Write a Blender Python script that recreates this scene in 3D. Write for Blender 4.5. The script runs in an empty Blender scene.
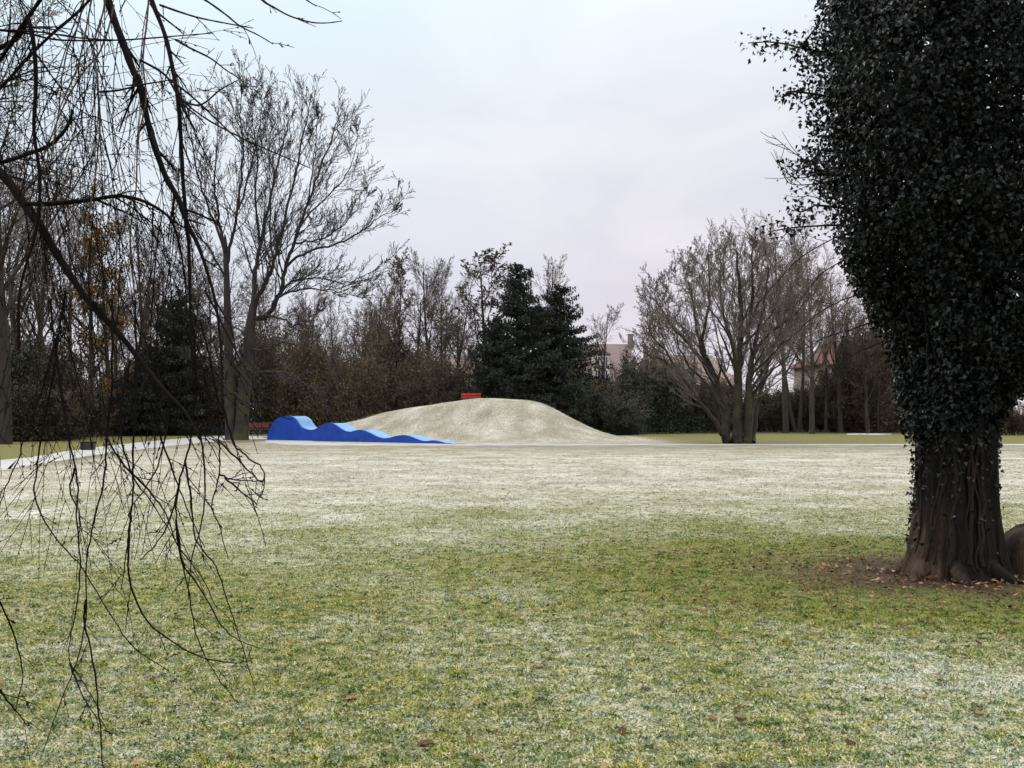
import bpy, math, random
import numpy as np
from mathutils import Vector, Matrix

random.seed(11)
rng = np.random.default_rng(11)
R = math.radians
scene = bpy.context.scene
COL = scene.collection

# ------------------------------------------------------------------ camera
F = 950.0            # focal length in pixels of the 1024 px wide frame
CAMZ = 1.6
HOR = 415.0          # row of the horizon
cam_d = bpy.data.cameras.new('camera')
cam_d.sensor_width = 36.0
cam_d.lens = 36.0 * F / 1024.0
cam_d.shift_y = (HOR - 384.0) / 1024.0
cam_d.clip_start = 0.1
cam_d.clip_end = 3000.0
cam = bpy.data.objects.new('camera', cam_d)
cam.location = (0, 0, CAMZ)
cam.rotation_euler = (R(90), 0, 0)
COL.objects.link(cam)
scene.camera = cam

# ------------------------------------------------------------------ sky, sun, exposure
SUN_EL, SUN_AZ = 38.0, -52.0      # azimuth from +Y, negative to the left
world = bpy.data.worlds.new('World')
scene.world = world
world.use_nodes = True
wt = world.node_tree
wt.nodes.clear()
w_out = wt.nodes.new('ShaderNodeOutputWorld')
w_bg = wt.nodes.new('ShaderNodeBackground')
w_bg.inputs['Strength'].default_value = 0.1
w_sky = wt.nodes.new('ShaderNodeTexSky')
w_sky.sky_type = 'NISHITA'
w_sky.sun_disc = False
w_sky.sun_elevation = R(SUN_EL)
w_sky.sun_rotation = R(SUN_AZ)
w_tc = wt.nodes.new('ShaderNodeTexCoord')
w_sep = wt.nodes.new('ShaderNodeSeparateXYZ')
wt.links.new(w_tc.outputs['Generated'], w_sep.inputs[0])
w_el = wt.nodes.new('ShaderNodeValToRGB')          # overcast: brighter towards the zenith
e = w_el.color_ramp.elements
e[0].position = 0.0; e[0].color = (8.1, 7.7, 8.25, 1)
e[1].position = 1.0; e[1].color = (38.0, 37.0, 35.5, 1)
x = e.new(0.62); x.color = (23.0, 23.0, 22.5, 1)
x = e.new(0.10); x.color = (8.4, 8.0, 8.6, 1)
x = e.new(0.28); x.color = (8.7, 8.9, 9.4, 1)
x = e.new(0.42); x.color = (9.3, 10.4, 10.9, 1)
wt.links.new(w_sep.outputs['Z'], w_el.inputs[0])
w_map = wt.nodes.new('ShaderNodeMapping')
w_map.inputs['Scale'].default_value = (1.6, 1.6, 4.5)
w_map.inputs['Rotation'].default_value = (0.0, R(14), 0.0)
wt.links.new(w_tc.outputs['Generated'], w_map.inputs[0])
w_n = wt.nodes.new('ShaderNodeTexNoise')
w_n.inputs['Scale'].default_value = 1.5
w_n.inputs['Detail'].default_value = 5.0
w_n.inputs['Roughness'].default_value = 0.5
w_n.inputs['Distortion'].default_value = 0.5
wt.links.new(w_map.outputs[0], w_n.inputs['Vector'])
w_nr = wt.nodes.new('ShaderNodeValToRGB')
w_nr.color_ramp.elements[0].position = 0.3; w_nr.color_ramp.elements[0].color = (0.86, 0.88, 0.93, 1)
w_nr.color_ramp.elements[1].position = 0.68; w_nr.color_ramp.elements[1].color = (1.08, 1.06, 1.05, 1)
wt.links.new(w_n.outputs['Fac'], w_nr.inputs[0])
w_mul = wt.nodes.new('ShaderNodeMix'); w_mul.data_type = 'RGBA'; w_mul.blend_type = 'MULTIPLY'
w_mul.inputs['Factor'].default_value = 1.0
wt.links.new(w_el.outputs[0], w_mul.inputs['A']); wt.links.new(w_nr.outputs[0], w_mul.inputs['B'])
w_mix = wt.nodes.new('ShaderNodeMix'); w_mix.data_type = 'RGBA'
w_mix.inputs['Factor'].default_value = 0.93       # clouds over the clear sky
w_xr = wt.nodes.new('ShaderNodeValToRGB')
w_xr.color_ramp.elements[0].position = 0.0; w_xr.color_ramp.elements[0].color = (0.89, 1.0, 1.03, 1)
w_xr.color_ramp.elements[1].position = 1.0; w_xr.color_ramp.elements[1].color = (1.02, 1.0, 0.995, 1)
w_xm = wt.nodes.new('ShaderNodeMapRange')
w_xm.inputs[1].default_value = -0.5; w_xm.inputs[2].default_value = 0.12
wt.links.new(w_sep.outputs['X'], w_xm.inputs[0]); wt.links.new(w_xm.outputs[0], w_xr.inputs[0])
w_mul2 = wt.nodes.new('ShaderNodeMix'); w_mul2.data_type = 'RGBA'; w_mul2.blend_type = 'MULTIPLY'
w_mul2.inputs['Factor'].default_value = 1.0
wt.links.new(w_mul.outputs['Result'], w_mul2.inputs['A']); wt.links.new(w_xr.outputs[0], w_mul2.inputs['B'])
wt.links.new(w_sky.outputs[0], w_mix.inputs['A']); wt.links.new(w_mul2.outputs['Result'], w_mix.inputs['B'])
wt.links.new(w_mix.outputs['Result'], w_bg.inputs['Color'])
wt.links.new(w_bg.outputs[0], w_out.inputs[0])

sun_d = bpy.data.lights.new('sun', 'SUN')
sun_d.energy = 1.5
sun_d.angle = R(14)
sun_d.color = (1.0, 0.93, 0.80)
sun = bpy.data.objects.new('sun', sun_d)
sd = Vector((math.sin(R(SUN_AZ)) * math.cos(R(SUN_EL)), math.cos(R(SUN_AZ)) * math.cos(R(SUN_EL)), math.sin(R(SUN_EL))))
sun.rotation_euler = sd.to_track_quat('Z', 'Y').to_euler()
sun.location = (-20, 10, 30)
COL.objects.link(sun)

scene.view_settings.view_transform = 'Standard'
scene.view_settings.look = 'None'
scene.view_settings.exposure = 0.0
scene.view_settings.gamma = 1.0
scene.render.engine = 'CYCLES'
scene.cycles.max_bounces = 5
scene.cycles.diffuse_bounces = 3
scene.cycles.transparent_max_bounces = 4


# ================================================================== helpers
def at(px, py, d):
    """point in the place seen at pixel (px, py) at depth d"""
    return Vector(((px - 512.0) / F * d, d, CAMZ + (HOR - py) / F * d))


def ground_d(py):
    return CAMZ * F / (py - HOR)


def gp(px, py):
    d = ground_d(py); return ((px - 512) / F * d, d)


def sstep(a, b, t):
    t = np.clip((t - a) / (b - a), 0, 1)
    return t * t * (3 - 2 * t)


def add_mesh(name, V, Fc, mat, parent=None, smooth=False):
    """V: n x 3 array; Fc: list of (m x k) index arrays"""
    me = bpy.data.meshes.new(name)
    V = np.asarray(V, dtype=np.float32).reshape(-1, 3)
    if not isinstance(Fc, list):
        Fc = [Fc]
    Fc = [np.asarray(f, dtype=np.int32) for f in Fc if len(f)]
    loops = np.concatenate([f.ravel() for f in Fc])
    sizes = np.concatenate([np.full(len(f), f.shape[1], dtype=np.int32) for f in Fc])
    starts = np.concatenate([[0], np.cumsum(sizes)[:-1]]).astype(np.int32)
    me.vertices.add(len(V)); me.vertices.foreach_set('co', V.ravel())
    me.loops.add(len(loops)); me.loops.foreach_set('vertex_index', loops)
    me.polygons.add(len(sizes)); me.polygons.foreach_set('loop_start', starts)
    me.polygons.foreach_set('use_smooth', np.full(len(sizes), smooth, dtype=bool))
    me.update(calc_edges=True)
    me.materials.append(mat)
    o = bpy.data.objects.new(name, me)
    COL.objects.link(o)
    if parent:
        o.parent = parent
    return o


class MB:
    """collects shapes, links them as one mesh object"""
    def __init__(s):
        s.V = []; s.F = {}; s.n = 0

    def add(s, V, Fc):
        V = np.asarray(V, dtype=float).reshape(-1, 3)
        for f in Fc:
            s.F.setdefault(len(f), []).append([i + s.n for i in f])
        s.V.append(V); s.n += len(V)

    def adda(s, V, Fa):
        V = np.asarray(V, dtype=float).reshape(-1, 3)
        Fa = np.asarray(Fa)
        if len(Fa) == 0:
            return
        s.F.setdefault(Fa.shape[1], []).extend((Fa + s.n).tolist())
        s.V.append(V); s.n += len(V)

    def box(s, c, size, rz=0.0, taper=1.0):
        x, y, z = [q / 2 for q in size]
        P = [(-x, -y, -z), (x, -y, -z), (x, y, -z), (-x, y, -z),
             (-x * taper, -y * taper, z), (x * taper, -y * taper, z), (x * taper, y * taper, z), (-x * taper, y * taper, z)]
        ca, sa = math.cos(rz), math.sin(rz)
        P = [(c[0] + a * ca - b * sa, c[1] + a * sa + b * ca, c[2] + q) for a, b, q in P]
        s.add(P, [(0, 3, 2, 1), (4, 5, 6, 7), (0, 1, 5, 4), (1, 2, 6, 5), (2, 3, 7, 6), (3, 0, 4, 7)])

    def chain(s, pts, rad, sides=8, flute=None):
        V, Fa = chain_tube(pts, rad, sides, flute)
        s.adda(V, Fa)

    def build(s, name, mat, parent=None, smooth=False):
        return add_mesh(name, np.concatenate(s.V), [np.array(f) for f in s.F.values()], mat, parent, smooth)


def bevel(o, w=0.01, seg=2):
    m = o.modifiers.new('bevel', 'BEVEL'); m.width = w; m.segments = seg; m.limit_method = 'ANGLE'
    return o


def chain_tube(pts, rad, sides=8, flute=None):
    P = np.array([tuple(p) for p in pts], dtype=float)
    n = len(P)
    T = np.gradient(P, axis=0)
    T /= np.linalg.norm(T, axis=1)[:, None] + 1e-9
    ref = np.array([0.0, 1.0, 0.0]) if abs(T[0][1]) < 0.8 else np.array([1.0, 0.0, 0.0])
    a = np.cross(T[0], ref); a /= np.linalg.norm(a)
    ang = np.linspace(0, 2 * math.pi, sides, endpoint=False)
    V = np.zeros((n, sides, 3))
    for i in range(n):
        a = a - T[i] * np.dot(a, T[i]); a /= np.linalg.norm(a) + 1e-9
        b = np.cross(T[i], a)
        rr = rad[i] * (flute(i, ang) if flute else np.ones(sides))
        V[i] = P[i] + np.outer(np.cos(ang) * rr, a) + np.outer(np.sin(ang) * rr, b)
    idx = np.arange(n * sides).reshape(n, sides)
    A = idx[:-1]; B = np.roll(A, -1, axis=1); D = idx[1:]; Cc = np.roll(D, -1, axis=1)
    Fa = np.stack([A, B, Cc, D], axis=2).reshape(-1, 4)
    return V.reshape(-1, 3), Fa


def seg_tubes(P0, P1, R0, R1, sides=3):
    P0 = np.asarray(P0, float); P1 = np.asarray(P1, float)
    R0 = np.asarray(R0, float); R1 = np.asarray(R1, float)
    d = P1 - P0; L = np.linalg.norm(d, axis=1)[:, None] + 1e-9; d = d / L
    ref = np.where(np.abs(d[:, 2:3]) < 0.9, np.array([[0, 0, 1.0]]), np.array([[1.0, 0, 0]]))
    a = np.cross(d, ref); a /= np.linalg.norm(a, axis=1)[:, None] + 1e-9
    b = np.cross(d, a)
    n = len(P0)
    V = np.zeros((n, 2 * sides, 3))
    for k in range(sides):
        t = 2 * math.pi * k / sides
        o = a * math.cos(t) + b * math.sin(t)
        V[:, k] = P0 + o * R0[:, None]
        V[:, sides + k] = P1 + o * R1[:, None]
    base = (np.arange(n) * 2 * sides)[:, None]
    Fs = []
    for k in range(sides):
        k2 = (k + 1) % sides
        Fs.append(np.concatenate([base + k, base + k2, base + sides + k2, base + sides + k], axis=1))
    return V.reshape(-1, 3), np.concatenate(Fs)


def catmull(pts, per=4):
    P = [Vector(p) for p in pts]
    if len(P) < 3:
        return P
    out = []
    for i in range(len(P) - 1):
        p0 = P[max(i - 1, 0)]; p1 = P[i]; p2 = P[i + 1]; p3 = P[min(i + 2, len(P) - 1)]
        for k in range(per):
            t = k / per
            out.append(0.5 * ((2 * p1) + (p2 - p0) * t + (2 * p0 - 5 * p1 + 4 * p2 - p3) * t * t + (3 * p1 - p0 - 3 * p2 + p3) * t ** 3))
    out.append(P[-1])
    return out


def tag(o, label=None, cat=None, group=None, kind=None):
    if label: o['label'] = label
    if cat: o['category'] = cat
    if group: o['group'] = group
    if kind: o['kind'] = kind
    return o


def thing(name, label, cat, loc=(0, 0, 0), rz=0.0, group=None, scale=None):
    o = bpy.data.objects.new(name, None)
    o.empty_display_size = 0.3
    COL.objects.link(o)
    o.location = loc
    o.rotation_euler = (0, 0, rz)
    if scale: o.scale = scale
    return tag(o, label, cat, group)


def dup(root, loc, rz=0.0, scale=None, label=None, group=None):
    r = root.copy(); COL.objects.link(r)
    r.location = loc; r.rotation_euler = (0, 0, rz)
    if scale: r.scale = scale
    if label: r['label'] = label
    if group: r['group'] = group
    for ch in list(root.children):
        c = ch.copy(); COL.objects.link(c); c.parent = r
    return r


# ================================================================== materials
class NT:
    def __init__(s, name):
        s.m = bpy.data.materials.new(name); s.m.use_nodes = True
        s.t = s.m.node_tree; s.t.nodes.clear()
        s.out = s.t.nodes.new('ShaderNodeOutputMaterial')
        s.b = s.t.nodes.new('ShaderNodeBsdfPrincipled')
        s.b.inputs['Roughness'].default_value = 0.85
        s.b.inputs['Specular IOR Level'].default_value = 0.25
        s.t.links.new(s.b.outputs[0], s.out.inputs[0])

    def n(s, kind, **kw):
        nd = s.t.nodes.new(kind)
        for k, v in kw.items():
            setattr(nd, k, v)
        return nd

    def l(s, a, b):
        s.t.links.new(a, b)

    def pos(s):
        return s.n('ShaderNodeNewGeometry').outputs['Position']

    def objc(s):
        return s.n('ShaderNodeTexCoord').outputs['Object']

    def noise(s, vec, scale, detail=3, rough=0.55, dist=0.0, out='Fac'):
        nd = s.n('ShaderNodeTexNoise')
        nd.inputs['Scale'].default_value = scale
        nd.inputs['Detail'].default_value = detail
        nd.inputs['Roughness'].default_value = rough
        nd.inputs['Distortion'].default_value = dist
        if vec is not None: s.l(vec, nd.inputs['Vector'])
        return nd.outputs[out]

    def mapping(s, vec, scale=(1, 1, 1), loc=(0, 0, 0)):
        nd = s.n('ShaderNodeMapping')
        nd.inputs['Scale'].default_value = scale; nd.inputs['Location'].default_value = loc
        s.l(vec, nd.inputs[0])
        return nd.outputs[0]

    def ramp(s, fac, stops):
        nd = s.n('ShaderNodeValToRGB')
        el = nd.color_ramp.elements
        while len(el) < len(stops): el.new(0.5)
        for q, (p, c) in zip(el, stops):
            q.position = p; q.color = (c[0], c[1], c[2], 1) if hasattr(c, '__len__') else (c, c, c, 1)
        s.l(fac, nd.inputs[0])
        return nd.outputs[0]

    def mix(s, fac, a, b, blend='MIX'):
        nd = s.n('ShaderNodeMix', data_type='RGBA', blend_type=blend)
        for v, nm in ((fac, 'Factor'), (a, 'A'), (b, 'B')):
            if hasattr(v, 'is_linked'): s.l(v, nd.inputs[nm])
            elif hasattr(v, '__len__'): nd.inputs[nm].default_value = (v[0], v[1], v[2], 1)
            else: nd.inputs[nm].default_value = v
        return nd.outputs['Result']

    def math(s, op, a, b=0.0, c=0.0, clamp=False):
        nd = s.n('ShaderNodeMath', operation=op, use_clamp=clamp)
        for i, v in enumerate((a, b, c)):
            if hasattr(v, 'is_linked'): s.l(v, nd.inputs[i])
            else: nd.inputs[i].default_value = v
        return nd.outputs[0]

    def mrange(s, v, a, b, c, d):
        nd = s.n('ShaderNodeMapRange', interpolation_type='SMOOTHSTEP')
        s.l(v, nd.inputs[0])
        for i, q in enumerate((a, b, c, d)): nd.inputs[i + 1].default_value = q
        return nd.outputs[0]

    def bump(s, h, strength=0.4, dist=0.02):
        nd = s.n('ShaderNodeBump')
        nd.inputs['Strength'].default_value = strength; nd.inputs['Distance'].default_value = dist
        s.l(h, nd.inputs['Height']); s.l(nd.outputs[0], s.b.inputs['Normal'])

    def color(s, v):
        if hasattr(v, 'is_linked'): s.l(v, s.b.inputs['Base Color'])
        else: s.b.inputs['Base Color'].default_value = (v[0], v[1], v[2], 1)

    def island(s):
        return s.n('ShaderNodeNewGeometry').outputs['Random Per Island']

    def objrand(s):
        return s.n('ShaderNodeObjectInfo').outputs['Random']


IVY = (4.43, 9.5)        # foot of the ivy-clad tree


def lawn_masks(N):
    """frost cover (0..1) and bare litter soil (0..1) from where a point lies on the lawn"""
    p = N.pos()
    sep = N.n('ShaderNodeSeparateXYZ'); N.l(p, sep.inputs[0])
    X, Y, Z = sep.outputs
    flat = N.n('ShaderNodeCombineXYZ'); N.l(X, flat.inputs[0]); N.l(Y, flat.inputs[1])
    fp = flat.outputs[0]
    warp = N.noise(fp, 0.35, 3, 0.6)
    Yw = N.math('ADD', Y, N.math('MULTIPLY', N.math('SUBTRACT', warp, 0.5), 5.0))
    lf = N.math('MULTIPLY', N.mrange(X, -4.5, 1.5, 3.6, 0.0), N.math('MULTIPLY', N.mrange(Y, 7.0, 10.5, 0.0, 1.0), N.mrange(Y, 16.0, 24.0, 1.0, 0.0)))
    Yw = N.math('ADD', Yw, lf)          # the frost reaches nearer on the left
    fy = N.ramp(N.math('DIVIDE', Yw, 80.0), [
        (0.0, 0.46), (5.5 / 80, 0.46), (8.5 / 80, 0.42), (11.5 / 80, 0.40), (14.5 / 80, 0.50), (20 / 80, 0.59),
        (34 / 80, 0.58), (41 / 80, 0.49), (50 / 80, 0.38), (53.5 / 80, 0.53), (74 / 80, 0.48), (80 / 80, 0.10)])
    # the lawn beyond the path on either side of the hill stays green
    side = N.math('MULTIPLY', N.mrange(N.math('ABSOLUTE', N.math('ADD', X, 3.0)), 11.0, 15.0, 0.0, 1.0), N.mrange(Y, 50.5, 55.0, 0.0, 1.0))
    left = N.mrange(N.math('ADD', X, N.math('MULTIPLY', Y, 0.22)), -9.5, -6.5, 1.0, 0.0)   # beyond the left path
    side = N.math('MAXIMUM', side, N.math('MULTIPLY', left, N.mrange(Y, 24.0, 36.0, 0.0, 1.0)))
    # the lawn is whiter to the right front, greener before the ivy tree
    dx = N.math('SUBTRACT', X, IVY[0]); dy = N.math('SUBTRACT', Y, IVY[1])
    dd = N.math('SQRT', N.math('ADD', N.math('MULTIPLY', N.math('MULTIPLY', dx, dx), 0.55), N.math('MULTIPLY', dy, dy)))
    ddn = N.math('ADD', dd, N.math('MULTIPLY', N.math('SUBTRACT', N.noise(fp, 1.1, 4, 0.65), 0.5), 1.8))
    near = N.mrange(ddn, 1.2, 3.6, 1.0, 0.0)
    low = N.math('MULTIPLY', N.math('SUBTRACT', N.noise(fp, 0.55, 4, 0.6), 0.5), 0.62)
    rf = N.math('MULTIPLY', N.mrange(X, -2.0, 3.0, -0.03, 0.045), N.mrange(Y, 7.0, 10.0, 1.0, 0.0))
    fr = N.math('ADD', N.math('ADD', fy, low), rf)
    ta, tb = gp(462, 556), gp(612, 700)
    tl = math.hypot(tb[0] - ta[0], tb[1] - ta[1]); tu = ((tb[0] - ta[0]) / tl, (tb[1] - ta[1]) / tl)
    tx = N.math('SUBTRACT', X, ta[0]); ty = N.math('SUBTRACT', Y, ta[1])
    off = N.math('ABSOLUTE', N.math('ADD', N.math('SUBTRACT', N.math('MULTIPLY', tx, tu[1]), N.math('MULTIPLY', ty, tu[0])), N.math('MULTIPLY', N.math('SUBTRACT', N.noise(fp, 1.2, 3), 0.5), 0.25)))
    along = N.math('ADD', N.math('MULTIPLY', tx, tu[0]), N.math('MULTIPLY', ty, tu[1]))
    seg = N.math('MULTIPLY', N.mrange(along, 0.0, 0.6, 0.0, 1.0), N.mrange(along, tl - 0.6, tl, 1.0, 0.0))
    fr = N.math('ADD', fr, N.math('MULTIPLY', N.math('MULTIPLY', N.mrange(off, 0.015, 0.07, 0.11, 0.0), seg), N.mrange(N.noise(fp, 3.0, 2), 0.35, 0.6, 0.2, 1.0)))
    fr = N.math('MULTIPLY', fr, N.math('SUBTRACT', 1.0, N.math('MULTIPLY', near, 0.9)))
    fr = N.math('MULTIPLY', fr, N.math('SUBTRACT', 1.0, N.math('MULTIPLY', side, 0.85)), clamp=True)
    soil = N.mrange(ddn, 0.5, 1.75, 1.0, 0.0)
    N.near = near
    # worn brown ground round the twin-trunked tree
    ex = N.math('ADD', X, 16.0); ey = N.math('SUBTRACT', Y, 56.0)
    ed = N.math('SQRT', N.math('ADD', N.math('MULTIPLY', ex, ex), N.math('MULTIPLY', N.math('MULTIPLY', ey, ey), 0.35)))
    worn = N.mrange(N.math('ADD', ed, N.math('MULTIPLY', warp, 3.0)), 2.5, 8.0, 1.0, 0.0)
    wood = N.mrange(N.math('ADD', Y, N.math('MULTIPLY', warp, 6.0)), 82.0, 86.0, 0.0, 1.0)     # leaf-covered floor under the far trees
    return p, fp, fr, soil, side, worn, wood


def make_lawn_mat():
    N = NT('lawn_frosted')
    p, fp, fr, soil, side, worn, wood = lawn_masks(N)
    f1 = N.noise(fp, 26.0, 4, 0.7)
    f2 = N.noise(fp, 7.0, 4, 0.7)
    f3 = N.noise(fp, 70.0, 2, 0.6)
    f4 = N.noise(fp, 1.3, 5, 0.7)
    green = N.ramp(f2, [(0.3, (0.07, 0.095, 0.014)), (0.5, (0.18, 0.19, 0.030)), (0.7, (0.32, 0.28, 0.075))])
    green = N.mix(N.mrange(f4, 0.4, 0.7, 0.0, 0.45), green, (0.30, 0.25, 0.13))
    green = N.mix(N.mrange(f3, 0.35, 0.65, 0.0, 1.0), N.mix(0.65, green, (0.02, 0.022, 0.009)), green)
    sp = N.n('ShaderNodeSeparateXYZ'); N.l(p, sp.inputs[0])
    green = N.mix(N.mrange(sp.outputs[1], 13.0, 26.0, 0.0, 0.8), green, N.ramp(f1, [(0.3, (0.12, 0.104, 0.08)), (0.7, (0.28, 0.24, 0.18))]))
    bright = N.ramp(f2, [(0.3, (0.075, 0.082, 0.016)), (0.6, (0.135, 0.122, 0.032)), (0.8, (0.18, 0.135, 0.055))])
    green = N.mix(side, green, bright)
    green = N.mix(N.math('MULTIPLY', worn, 0.75), green, N.ramp(f1, [(0.3, (0.09, 0.065, 0.04)), (0.7, (0.20, 0.15, 0.09))]))
    thr = N.math('SUBTRACT', 1.02, fr)
    m = N.math('ADD', N.math('ADD', N.math('MULTIPLY', f1, 0.45), N.math('MULTIPLY', f3, 0.35)), N.math('MULTIPLY', f2, 0.20))
    m = N.math('MULTIPLY', N.math('SUBTRACT', m, N.math('ADD', N.math('MULTIPLY', thr, 0.42), 0.24)), 7.0, clamp=True)
    m = N.math('MULTIPLY', m, N.mrange(f4, 0.3, 0.6, 0.55, 0.92))
    frost = N.ramp(f2, [(0.3, (0.53, 0.515, 0.46)), (0.7, (0.65, 0.62, 0.55))])
    c = N.mix(m, green, frost)
    c = N.mix(soil, c, N.ramp(f1, [(0.3, (0.022, 0.013, 0.009)), (0.6, (0.06, 0.035, 0.022)), (0.8, (0.10, 0.06, 0.03))]))
    c = N.mix(N.math('MULTIPLY', wood, 0.9), c, N.ramp(f1, [(0.3, (0.02, 0.015, 0.01)), (0.7, (0.07, 0.05, 0.03))]))
    N.color(c)
    h = N.math('ADD', N.math('MULTIPLY', f1, 1.0), N.math('MULTIPLY', f3, 0.6))
    N.bump(h, 0.8, 0.05)
    return N.m


def make_blade_mat():
    N = NT('grass_blades_frosted')
    p, fp, fr, soil, side, worn, wood = lawn_masks(N)
    sy = N.n('ShaderNodeSeparateXYZ'); N.l(p, sy.inputs[0]); sepY = sy.outputs[1]
    isl = N.island()
    isl2 = N.n('ShaderNodeTexWhiteNoise', noise_dimensions='1D')
    N.l(isl, isl2.inputs['W'])
    r2 = isl2.outputs['Value']
    f1 = N.noise(fp, 16.0, 3, 0.6)
    hue = N.math('ADD', N.math('MULTIPLY', r2, 0.42), N.math('MULTIPLY', N.mrange(N.noise(fp, 8.0, 3, 0.6), 0.32, 0.68, 0.0, 1.0), 0.58))
    g = N.ramp(hue, [(0.0, (0.018, 0.032, 0.006)), (0.25, (0.042, 0.088, 0.010)), (0.5, (0.135, 0.185, 0.020)), (0.70, (0.32, 0.31, 0.045)), (0.88, (0.54, 0.44, 0.15)), (1.0, (0.24, 0.12, 0.05))])
    f5 = N.noise(fp, 5.0, 4, 0.65)
    g = N.mix(N.math('MULTIPLY', N.near, 0.45), g, (0.045, 0.085, 0.010))  # greener blades near the ivy tree, its shade darkened into their colour
    m = N.math('ADD', N.math('ADD', N.math('MULTIPLY', f1, 0.38), N.math('MULTIPLY', f5, 0.47)), N.math('MULTIPLY', isl, 0.15))
    thr = N.math('SUBTRACT', 1.02, fr)
    m = N.math('MULTIPLY', N.math('SUBTRACT', m, N.math('ADD', N.math('MULTIPLY', thr, 0.5), 0.2)), 5.0, clamp=True)
    g = N.mix(N.mrange(sepY, 13.0, 26.0, 0.0, 0.75), g, N.ramp(r2, [(0.2, (0.12, 0.105, 0.075)), (0.8, (0.31, 0.265, 0.185))]))
    c = N.mix(N.math('MULTIPLY', m, 0.9), g, N.mix(N.mrange(sepY, 9.0, 22.0, 0.0, 1.0), N.ramp(r2, [(0.15, (0.30, 0.40, 0.38)), (0.6, (0.50, 0.53, 0.47)), (0.95, (0.70, 0.66, 0.56))]), N.ramp(r2, [(0.2, (0.49, 0.485, 0.43)), (0.8, (0.66, 0.62, 0.52))])))
    N.color(c)
    N.b.inputs['Roughness'].default_value = 0.7
    return N.m


def make_bark(name, dark, light, scale=6.0, moss=None, bump=0.6, mz=6.0):
    N = NT(name)
    p = N.objc()
    v = N.mapping(p, (1, 1, 0.22))
    a = N.noise(v, scale, 5, 0.65, 0.6)
    c = N.ramp(a, [(0.3, dark), (0.7, light)])
    if moss:
        b = N.noise(p, scale * 0.25, 4, 0.6)
        sz = N.n('ShaderNodeSeparateXYZ'); N.l(p, sz.inputs[0])
        c = N.mix(N.math('MULTIPLY', N.mrange(b, 0.42, 0.62, 0.0, 0.8), N.mrange(sz.outputs[2], mz * 0.4, mz * 1.3, 1.0, 0.0)), c, moss)
    N.color(c)
    N.bump(a, bump, 0.05)
    return N.m


def make_leafy(name, cols, rough=0.6, spec=0.3, trans=0.0):
    """leaf material: every leaf its own tone"""
    N = NT(name)
    isl = N.island()
    k = [(i / (len(cols) - 1), c) for i, c in enumerate(cols)]
    c = N.ramp(isl, k)
    big = N.noise(N.objc(), 0.5, 3, 0.6)
    c = N.mix(N.mrange(big, 0.35, 0.65, 0.0, 0.4), c, N.mix(0.5, c, cols[0]))
    N.color(c)
    N.b.inputs['Roughness'].default_value = rough
    N.b.inputs['Specular IOR Level'].default_value = spec
    return N.m


def make_twig(name, a, b, spec=0.15):
    N = NT(name)
    N.b.inputs['Specular IOR Level'].default_value = spec
    c = N.mix(N.objrand(), a, b)
    n = N.noise(N.objc(), 0.8, 2)
    N.color(N.mix(N.mrange(n, 0.3, 0.7, 0.0, 0.45), c, N.mix(0.6, c, (0.02, 0.015, 0.012))))
    return N.m


def make_plain(name, col, rough=0.7, var=0.25, scale=3.0, spec=0.3, bump=0.0):
    N = NT(name)
    n = N.noise(N.objc(), scale, 5, 0.65)
    d = tuple(q * (1 - var) for q in col); u = tuple(min(1.0, q * (1 + var)) for q in col)
    N.color(N.ramp(n, [(0.3, d), (0.7, u)]))
    N.b.inputs['Roughness'].default_value = rough
    N.b.inputs['Specular IOR Level'].default_value = spec
    if bump: N.bump(n, bump, 0.02)
    return N.m


M_LAWN = make_lawn_mat()
M_BLADE = make_blade_mat()
M_BARK = make_bark('bark_grey_brown', (0.014, 0.011, 0.009), (0.045, 0.036, 0.029))
M_BARK_MOSS = make_bark('bark_mossy', (0.014, 0.011, 0.011), (0.040, 0.032, 0.030), 5.0, (0.055, 0.048, 0.018))
M_BARK_IVY = make_bark('bark_ivy_tree', (0.004, 0.0025, 0.002), (0.020, 0.012, 0.009), 9.0, None, 1.0)


def make_left_lit_bark():
    # the ivy tree's dark bark, its sunlit left buttress painted in as lighter brown
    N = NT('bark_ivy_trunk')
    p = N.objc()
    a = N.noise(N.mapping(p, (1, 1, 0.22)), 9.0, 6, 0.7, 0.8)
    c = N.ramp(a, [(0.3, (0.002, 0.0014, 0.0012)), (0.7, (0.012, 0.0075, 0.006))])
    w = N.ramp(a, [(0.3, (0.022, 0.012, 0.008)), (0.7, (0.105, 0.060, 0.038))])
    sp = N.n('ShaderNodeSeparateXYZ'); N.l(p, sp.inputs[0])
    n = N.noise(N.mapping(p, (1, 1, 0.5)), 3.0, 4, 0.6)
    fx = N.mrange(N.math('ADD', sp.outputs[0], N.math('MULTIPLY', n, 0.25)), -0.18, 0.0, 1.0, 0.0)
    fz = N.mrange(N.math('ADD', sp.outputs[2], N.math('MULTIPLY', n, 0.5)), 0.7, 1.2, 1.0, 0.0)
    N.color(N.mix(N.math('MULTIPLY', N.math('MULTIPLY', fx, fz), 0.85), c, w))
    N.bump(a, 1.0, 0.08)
    return N.m


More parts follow.
